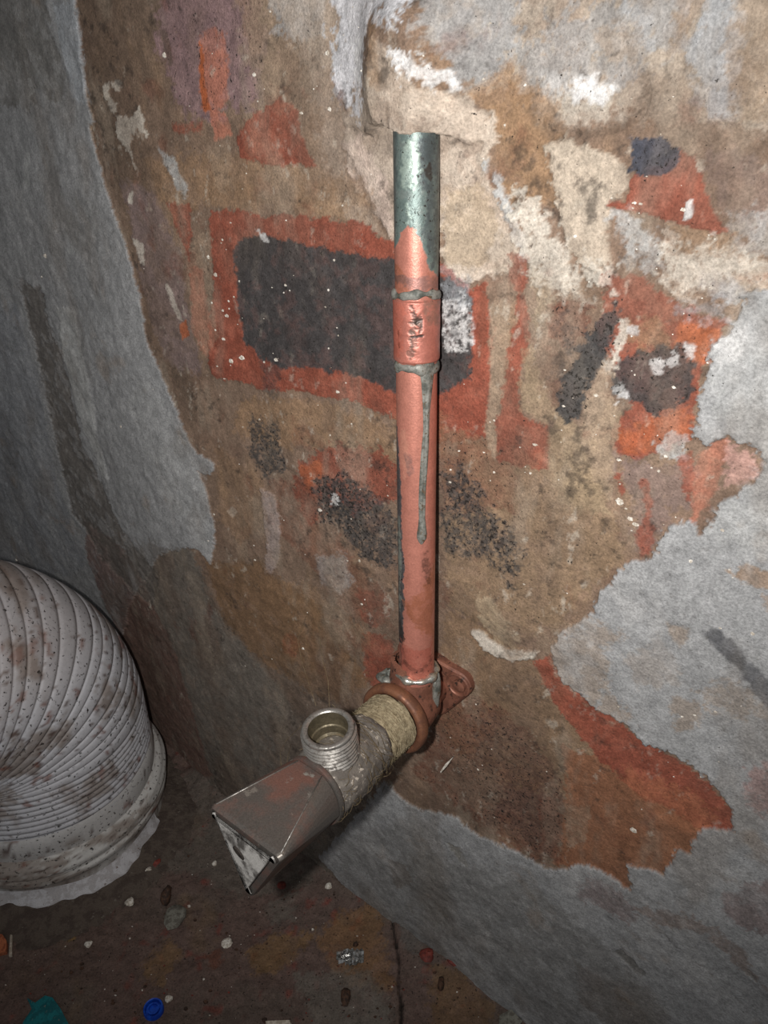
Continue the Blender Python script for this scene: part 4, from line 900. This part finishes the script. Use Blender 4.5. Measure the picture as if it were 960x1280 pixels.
cs = [(CR + 0.0030, 0.0345), (CR + 0.0040, 0.0340), (CR + 0.0060, 0.0335), (CR + 0.0076, 0.0315), (CR + 0.0087, 0.0290), (CR + 0.0087, 0.0260), (CR + 0.0070, 0.0245), (CR + 0.0070, 0.0228), (CR + 0.0080, 0.0215), (CR + 0.0076, 0.0180), (CR + 0.0056, 0.0165), (CR + 0.0046, 0.0005)]
fine_ = []
for i in range(len(cs) - 1):
    for q in (0, 0.34, 0.67): fine_.append((cs[i][0] * (1 - q) + cs[i + 1][0] * q, cs[i][1] * (1 - q) + cs[i + 1][1] * q))
fine_.append(cs[-1])
col_ = lathe_painted('collar_flange', fine_, waste, 91, srgb(190, 188, 184), 0.35); col_['label'] = 'round two-lipped collar flange caked with dirt'

def keep_off(p, gap=0.002):
    q = (p - P0); d = q.dot(N_) - float(recede(q.dot(R_))) - gap
    return p - N_ * d if d < 0 else p
# mortar heaped round the collar's foot and a splash of white sealant
V_, F_ = [], []; n = 120; rs = random.Random(2)
prof = [(CR + 0.004, 0.006), (CR + 0.009, 0.0050), (CR + 0.015, 0.004), (CR + 0.022, 0.002), (CR + 0.030, 0.0)]
for i, (rr, zv) in enumerate(prof):
    for k in range(n):
        a = 2 * math.pi * k / n; w = 1 + 0.05 * math.sin(3 * a + 1) + 0.04 * math.sin(7 * a + i) + 0.02 * math.sin(17 * a + 2 * i)
        rr2 = rr if i == 0 else rr * (0.75 + 0.25 * w); V_.append(keep_off(Vector((wc.x + rr2 * math.cos(a), wc.y + rr2 * math.sin(a), max(-0.001, zv * (1 + 0.15 * math.sin(11 * a + i)))))))
for i in range(len(prof) - 1):
    for k in range(n): F_.append((i * n + k, i * n + (k + 1) % n, (i + 1) * n + (k + 1) % n, (i + 1) * n + k))
mort = mesh_obj('mortar_bed', V_, F_, M_mortar, waste); mort['label'] = 'rough grey mortar heaped round the collar'
M_seal = mix_mat('white_sealant', srgb(190, 188, 190), srgb(168, 164, 164), 200, rough=0.6, c3=srgb(120, 104, 96), thr3=0.66)
V_, F_ = [], []; n = 150
for k in range(n + 1):
    a = math.radians(-160 + 150 * k / n)
    j = 1.1 * math.sin(5.3 * a) + 0.8 * math.sin(13 * a + 1) * math.sin(3.1 * a) + 0.5 * math.sin(37 * a) * math.sin(6 * a + 2)
    base = CR + 0.0049; ext = (0.0052 + 0.0013 * j) * max(0.15, min(1, (1 - abs(k / n - 0.55) * 1.7) * 2.2))
    for rr, zz_ in ((base, 0.0150), (base + 0.0008, 0.0080), (base + ext, 0.0062), (base + ext + 0.0005, 0.003)):
        V_.append(Vector((wc.x + rr * math.cos(a), wc.y + rr * math.sin(a), zz_)))
for k in range(n):
    for q in range(3): F_.append((k * 4 + q, k * 4 + q + 1, (k + 1) * 4 + q + 1, (k + 1) * 4 + q))
se = mesh_obj('white_sealant', V_, F_, M_seal, waste); se['label'] = 'ragged white sealant smeared below the collar'

# ------------------------------------------------------------------ small loose things
def rest(x, y, lift=0.0):
    p = on_floor(x, y, 0.001); p.z = floor_z(p.x, p.y) + lift; return p
def tag(o, label, cat, group=None):
    o['label'] = label; o['category'] = cat
    if group: o['group'] = group
    return o
def local(o_verts, c): return [Vector(v) - Vector(c) for v in o_verts]
def single(name, vf, mat, c, label, cat, group=None, angle=40):
    v, f = vf; o = mesh_obj(name, local(v, c), f, mat, None, True, angle); o.location = c; return tag(o, label, cat, group)
# blue plastic cap: skirt, rim and inner ring
c = rest(192, 1262); cap = thing('bottle_cap', tuple(c), 'small bright blue plastic cap lying on the floor at the bottom edge of the photo', 'cap')
v, f = lathe([(0.0, 0.0012), (0.0036, 0.0012), (0.0039, 0.0032), (0.0044, 0.0034), (0.0047, 0.0028), (0.0048, 0.0)], (c, Vector((1, 0, 0)), Vector((0, 1, 0)), Z_), 36)
mesh_obj('cap_shell', v, f, M_blue, cap, angle=40)
v, f = lathe([(0.0028, 0.0012), (0.0028, 0.0026), (0.0022, 0.0026), (0.0022, 0.0012)], (c, Vector((1, 0, 0)), Vector((0, 1, 0)), Z_), 28)
mesh_obj('inner_ring', v, f, M_blue, cap, angle=40)
# teal scrap
pts = [rest(x, y) for x, y in ((34, 1248), (44, 1254), (56, 1244), (66, 1248), (76, 1262), (88, 1284), (84, 1300), (20, 1300), (30, 1275), (40, 1262))]
c = rest(56, 1275)
tv = [p + Z_ * (0.0012 + 0.0006 * math.sin(i * 2.1)) for i, p in enumerate(pts)] + [p - Z_ * 0.0008 for p in pts] + [c + Z_ * 0.002]
n = len(pts); tf = [(i, (i + 1) % n, 2 * n) for i in range(n)] + [(i, n + i, n + (i + 1) % n, (i + 1) % n) for i in range(n)]
single('plastic_scrap', (tv, tf), M_teal, c, 'ragged teal scrap lying flat in the bottom left corner', 'scrap')
# orange brick fragment and pale strip
def slab(pts, hgt, lift=0.0):
    c = sum((Vector(p) for p in pts), Vector()) / len(pts); n = len(pts)
    v = [Vector(p) + Z_ * (hgt + lift) for p in pts] + [Vector(p) - Z_ * (0.0006 - lift) for p in pts]
    return (v, [tuple(range(n)), tuple(range(2 * n - 1, n - 1, -1))] + [(i, n + i, n + (i + 1) % n, (i + 1) % n) for i in range(n)]), c - Z_ * 0.0
s_, c = slab([rest(x, y) for x, y in ((-12, 1170), (4, 1171), (10, 1180), (9, 1192), (-10, 1196))], 0.003)
single('brick_fragment', s_, M_brick, c, 'small orange brick fragment on the floor at the left edge', 'rubble')
s_, c = slab([rest(x, y) for x, y in ((13, 1169), (16, 1170), (15, 1195), (11, 1195))], 0.0012)
single('paper_strip', s_, M_paper, c, 'narrow pale upright strip beside the orange brick fragment', 'scrap')
s_, c = slab([rest(x, y) for x, y in ((332, 1277), (362, 1275), (366, 1290), (334, 1292))], 0.0012)
single('wood_sliver', s_, M_paper, c, 'pale sliver poking in at the bottom edge, right of the blue cap', 'scrap')
s_, c = slab([rest(x, y) for x, y in ((624, 1272), (638, 1268), (652, 1282), (640, 1296), (622, 1292))], 0.0022)
single('plaster_flake', s_, M_stone, c, 'grey plaster flake at the wall foot on the bottom edge', 'rubble')
# stones and chips
def lump(name, x, y, sx, sz, mat, label, cat, seed, grp=None, sy=None):
    c = rest(x, y); s = (c - CAMP).length / F
    single(name, blob(c + Z_ * sz * s * 0.5, sx * s, (sy or sx) * s, sz * s, 0.3, seed, seg=10, rings=6), mat, c, label, cat, grp, 60)
lump('pebble', 208, 1120, 6, 8, M_brown, 'dark brown oval lump on the floor between the collar and the valve handle', 'pebble', 1, sy=10)
lump('flat_stone', 220, 1146, 13, 4, M_stone, 'round flat grey stone just below the dark brown lump', 'stone', 2)
lump('paint_chip', 534, 1197, 8, 4, M_red, 'larger dark red chip at the wall foot right of the crack', 'paint chip', 3)
lump('paint_chip', 568, 1206, 8, 4, M_red, 'dark red chip furthest right along the wall foot', 'paint chip', 4)
lump('paint_chip', 352, 1107, 5, 1, M_red, 'small red chip just below the tip of the valve handle', 'paint chip', 5)
lump('paint_chip', 194, 1079, 8, 3, M_red, 'red chip close to the collar\'s white sealant', 'paint chip', 6)
lump('plaster_chip', 211, 1247, 4, 3, M_white, 'white chip right beside the blue cap', 'plaster chip', 7)
lump('plaster_chip', 184, 1089, 5, 4, M_white, 'white chip next to the red chip near the collar', 'plaster chip', 8)
lump('plaster_chip', 162, 1128, 5, 3, M_white, 'pinkish white pointed chip below the collar\'s right side', 'plaster chip', 9)
lump('plaster_chip', 155, 1108, 3, 2, M_white, 'tiny white chip just above the pinkish white pointed chip', 'plaster chip', 10)
lump('plaster_chip', 110, 1180, 4, 2, M_white, 'small white chip on bare floor below the white sealant', 'plaster chip', 11)
lump('plaster_chip', 411, 1111, 4, 2, M_white, 'white chip on the floor right of the handle\'s tip', 'plaster chip', 12)
lump('plaster_chip', 283, 1177, 6, 2, M_white, 'pale flat chip right of the flat grey stone', 'plaster chip', 13)
lump('plaster_chip', 268, 1080, 3, 2, M_white, 'small white chip left of the handle\'s end plate', 'plaster chip', 14)
lump('pebble', 432, 1246, 6, 3, M_brown, 'brown lump left of the floor crack at the bottom', 'pebble', 15, sy=9)
lump('pebble', 551, 1232, 4, 4, M_brown, 'brown lump right of the floor crack, near the wall foot', 'pebble', 16, sy=7)
# crumpled foil glinting near the crack
c = rest(438, 1200); rs = random.Random(8); V_, F_ = [], []; nx, ny = 14, 8
for j in range(ny):
    for i in range(nx): V_.append(c + Vector(((i / (nx - 1) - 0.55) * 0.0150, (j / (ny - 1) - 0.5) * 0.0080, 0.0006 + rs.uniform(0, 0.0028))))
for j in range(ny - 1):
    for i in range(nx - 1):
        if math.hypot((i - 7) / 7, (j - 3.5) / 4) < 0.95: F_.append((j * nx + i, j * nx + i + 1, (j + 1) * nx + i + 1, (j + 1) * nx + i))
M_clear, nt, b = new_mat('clear_crumpled_plastic'); b.inputs['Transmission Weight'].default_value = 0.96; b.inputs['Roughness'].default_value = 0.06; b.inputs['Base Color'].default_value = (0.9, 0.9, 0.9, 1); b.inputs['IOR'].default_value = 1.3
single('plastic_wrapper', (V_, F_), M_foil, c, 'glinting crumpled clear plastic scrap on the floor left of the crack', 'scrap', angle=10)
# white sliver stuck to the wall below the bracket
a, b2 = on_wall(551, 965, 0.004), on_wall(567, 945, 0.0015); m_ = (a + b2) / 2
single('white_splinter', tube([a, a * 0.5 + b2 * 0.5 + N_ * 0.0003, b2], [0.0003, 0.0006, 0.00015], 6), M_white, m_, 'thin white splinter stuck to the wall below the copper bracket', 'splinter')
p = on_wall(586, 862, 0.002); single('plaster_crumb', blob(p, 0.0009, 0.0009, 0.0022, 0.3, 2, seg=8, rings=6), M_white, p, 'white plaster crumb wedged at the bracket plate\'s right tip', 'plaster chip')

# flecks of old plaster and paint on the wall, and grit on the floor
rs = random.Random(21)
def fleck(c, x, y, nn, rad, thick):
    k = rs.randint(5, 7); a0 = rs.uniform(0, 6.3); el = rs.uniform(0.45, 1); V_ = []
    for lev, sc in ((-0.3, 1.0), (1.0, 0.7)):
        for i in range(k):
            a = a0 + 2 * math.pi * i / k; r2 = rad * rs.uniform(0.7, 1.2) * sc
            V_.append(c + x * r2 * math.cos(a) + y * r2 * math.sin(a) * el + nn * thick * lev)
    return V_, [tuple(range(k, 2 * k))] + [(i, (i + 1) % k, k + (i + 1) % k, k + i) for i in range(k)]
parts = []
zones = [((262, 275, 300, 475), 26), ((300, 300, 480, 480), 30), ((560, 480, 700, 620), 26), ((250, 500, 490, 720), 34), ((700, 340, 900, 560), 34), ((770, 560, 870, 700), 16), ((560, 880, 900, 1050), 28), ((200, 0, 480, 290), 40),
         ((555, 20, 900, 340), 30), ((780, 220, 870, 275), 10), ((560, 700, 950, 900), 16), ((0, 100, 200, 700), 10), ((300, 720, 500, 860), 10)]
for (x0, y0, x1, y1), cnt in zones:
    for _ in range(int(cnt * 0.6)):
        uu_, vv_ = uv(rs.uniform(x0, x1), rs.uniform(y0, y1))
        c = P0 + R_ * uu_ + Z_ * vv_ + N_ * wall_h(uu_, vv_); c.z = vv_
        d_ = (c - CAMP).length / F; rad = d_ * min(5.0, 0.9 + rs.expovariate(1.4))
        parts.append(fleck(c, R_, Z_, N_, rad, rad * 0.35))
for x, y, rad in ((258, 322, 3), (300, 448, 6), (287, 452, 4), (268, 344, 4), (282, 395, 4), (278, 424, 3), (422, 490, 4), (775, 627, 6), (795, 655, 5), (788, 648, 5), (866, 698, 3), (855, 262, 5), (800, 255, 3), (345, 450, 4), (670, 555, 4), (773, 575, 4), (905, 660, 3)):
    uu_, vv_ = uv(x, y); c = P0 + R_ * uu_ + Z_ * vv_ + N_ * wall_h(uu_, vv_); c.z = vv_; d_ = (c - CAMP).length / F
    parts.append(fleck(c, R_, Z_, N_, rad * d_, rad * d_ * 0.3))
fk = mesh_obj('plaster_flecks', *merge(*parts), M_white, None, True, 30); fk.parent = wall_back; fk['kind'] = 'stuff'
for (mat, cnt, nm) in ((M_white, 110, 'pale_grit'), (M_brown, 420, 'brown_grit'), (M_red, 110, 'red_grit')):
    parts = []
    for _ in range(cnt):
        x, y = rs.uniform(0, 640), rs.uniform(1010, 1280); p = on_floor(x, y)
        if (p - P0).dot(N_) - float(recede((p - P0).dot(R_))) < 0.004 or math.hypot(p.x - wc.x, p.y - wc.y) < HR + 0.03: continue
        p.z = floor_z(p.x, p.y); rad = 0.00036 * (0.6 + rs.expovariate(1.3)) * (0.75 if mat is M_white else 0.95)
        parts.append(fleck(p, Vector((1, 0, 0)), Vector((0, 1, 0)), Z_, min(rad, 0.0018), min(rad, 0.0018) * 0.6))
    g_ = mesh_obj(nm, *merge(*parts), mat, None, True, 30); g_.parent = floor; g_['kind'] = 'stuff'

# ------------------------------------------------------------------ the rest of the cramped room, out of frame
UC = -0.56
lc = P0 + R_ * UC
wl_pts = [lc + N_ * -0.03, lc + N_ * 0.75]
v = []
for c_ in wl_pts: v += [Vector((c_.x, c_.y, -0.01)), Vector((c_.x, c_.y, 0.62))]
v += [p - R_ * 0.03 for p in v]
f = [(0, 2, 3, 1), (4, 5, 7, 6), (0, 1, 5, 4), (2, 6, 7, 3), (1, 3, 7, 5), (0, 4, 6, 2)]
wl = mesh_obj('wall_left', v, f, mix_mat('bare_cement_render', GREY, DGREY, 12, rough=0.95, bump=0.6, bumpd=0.003), None, False); wl['kind'] = 'structure'
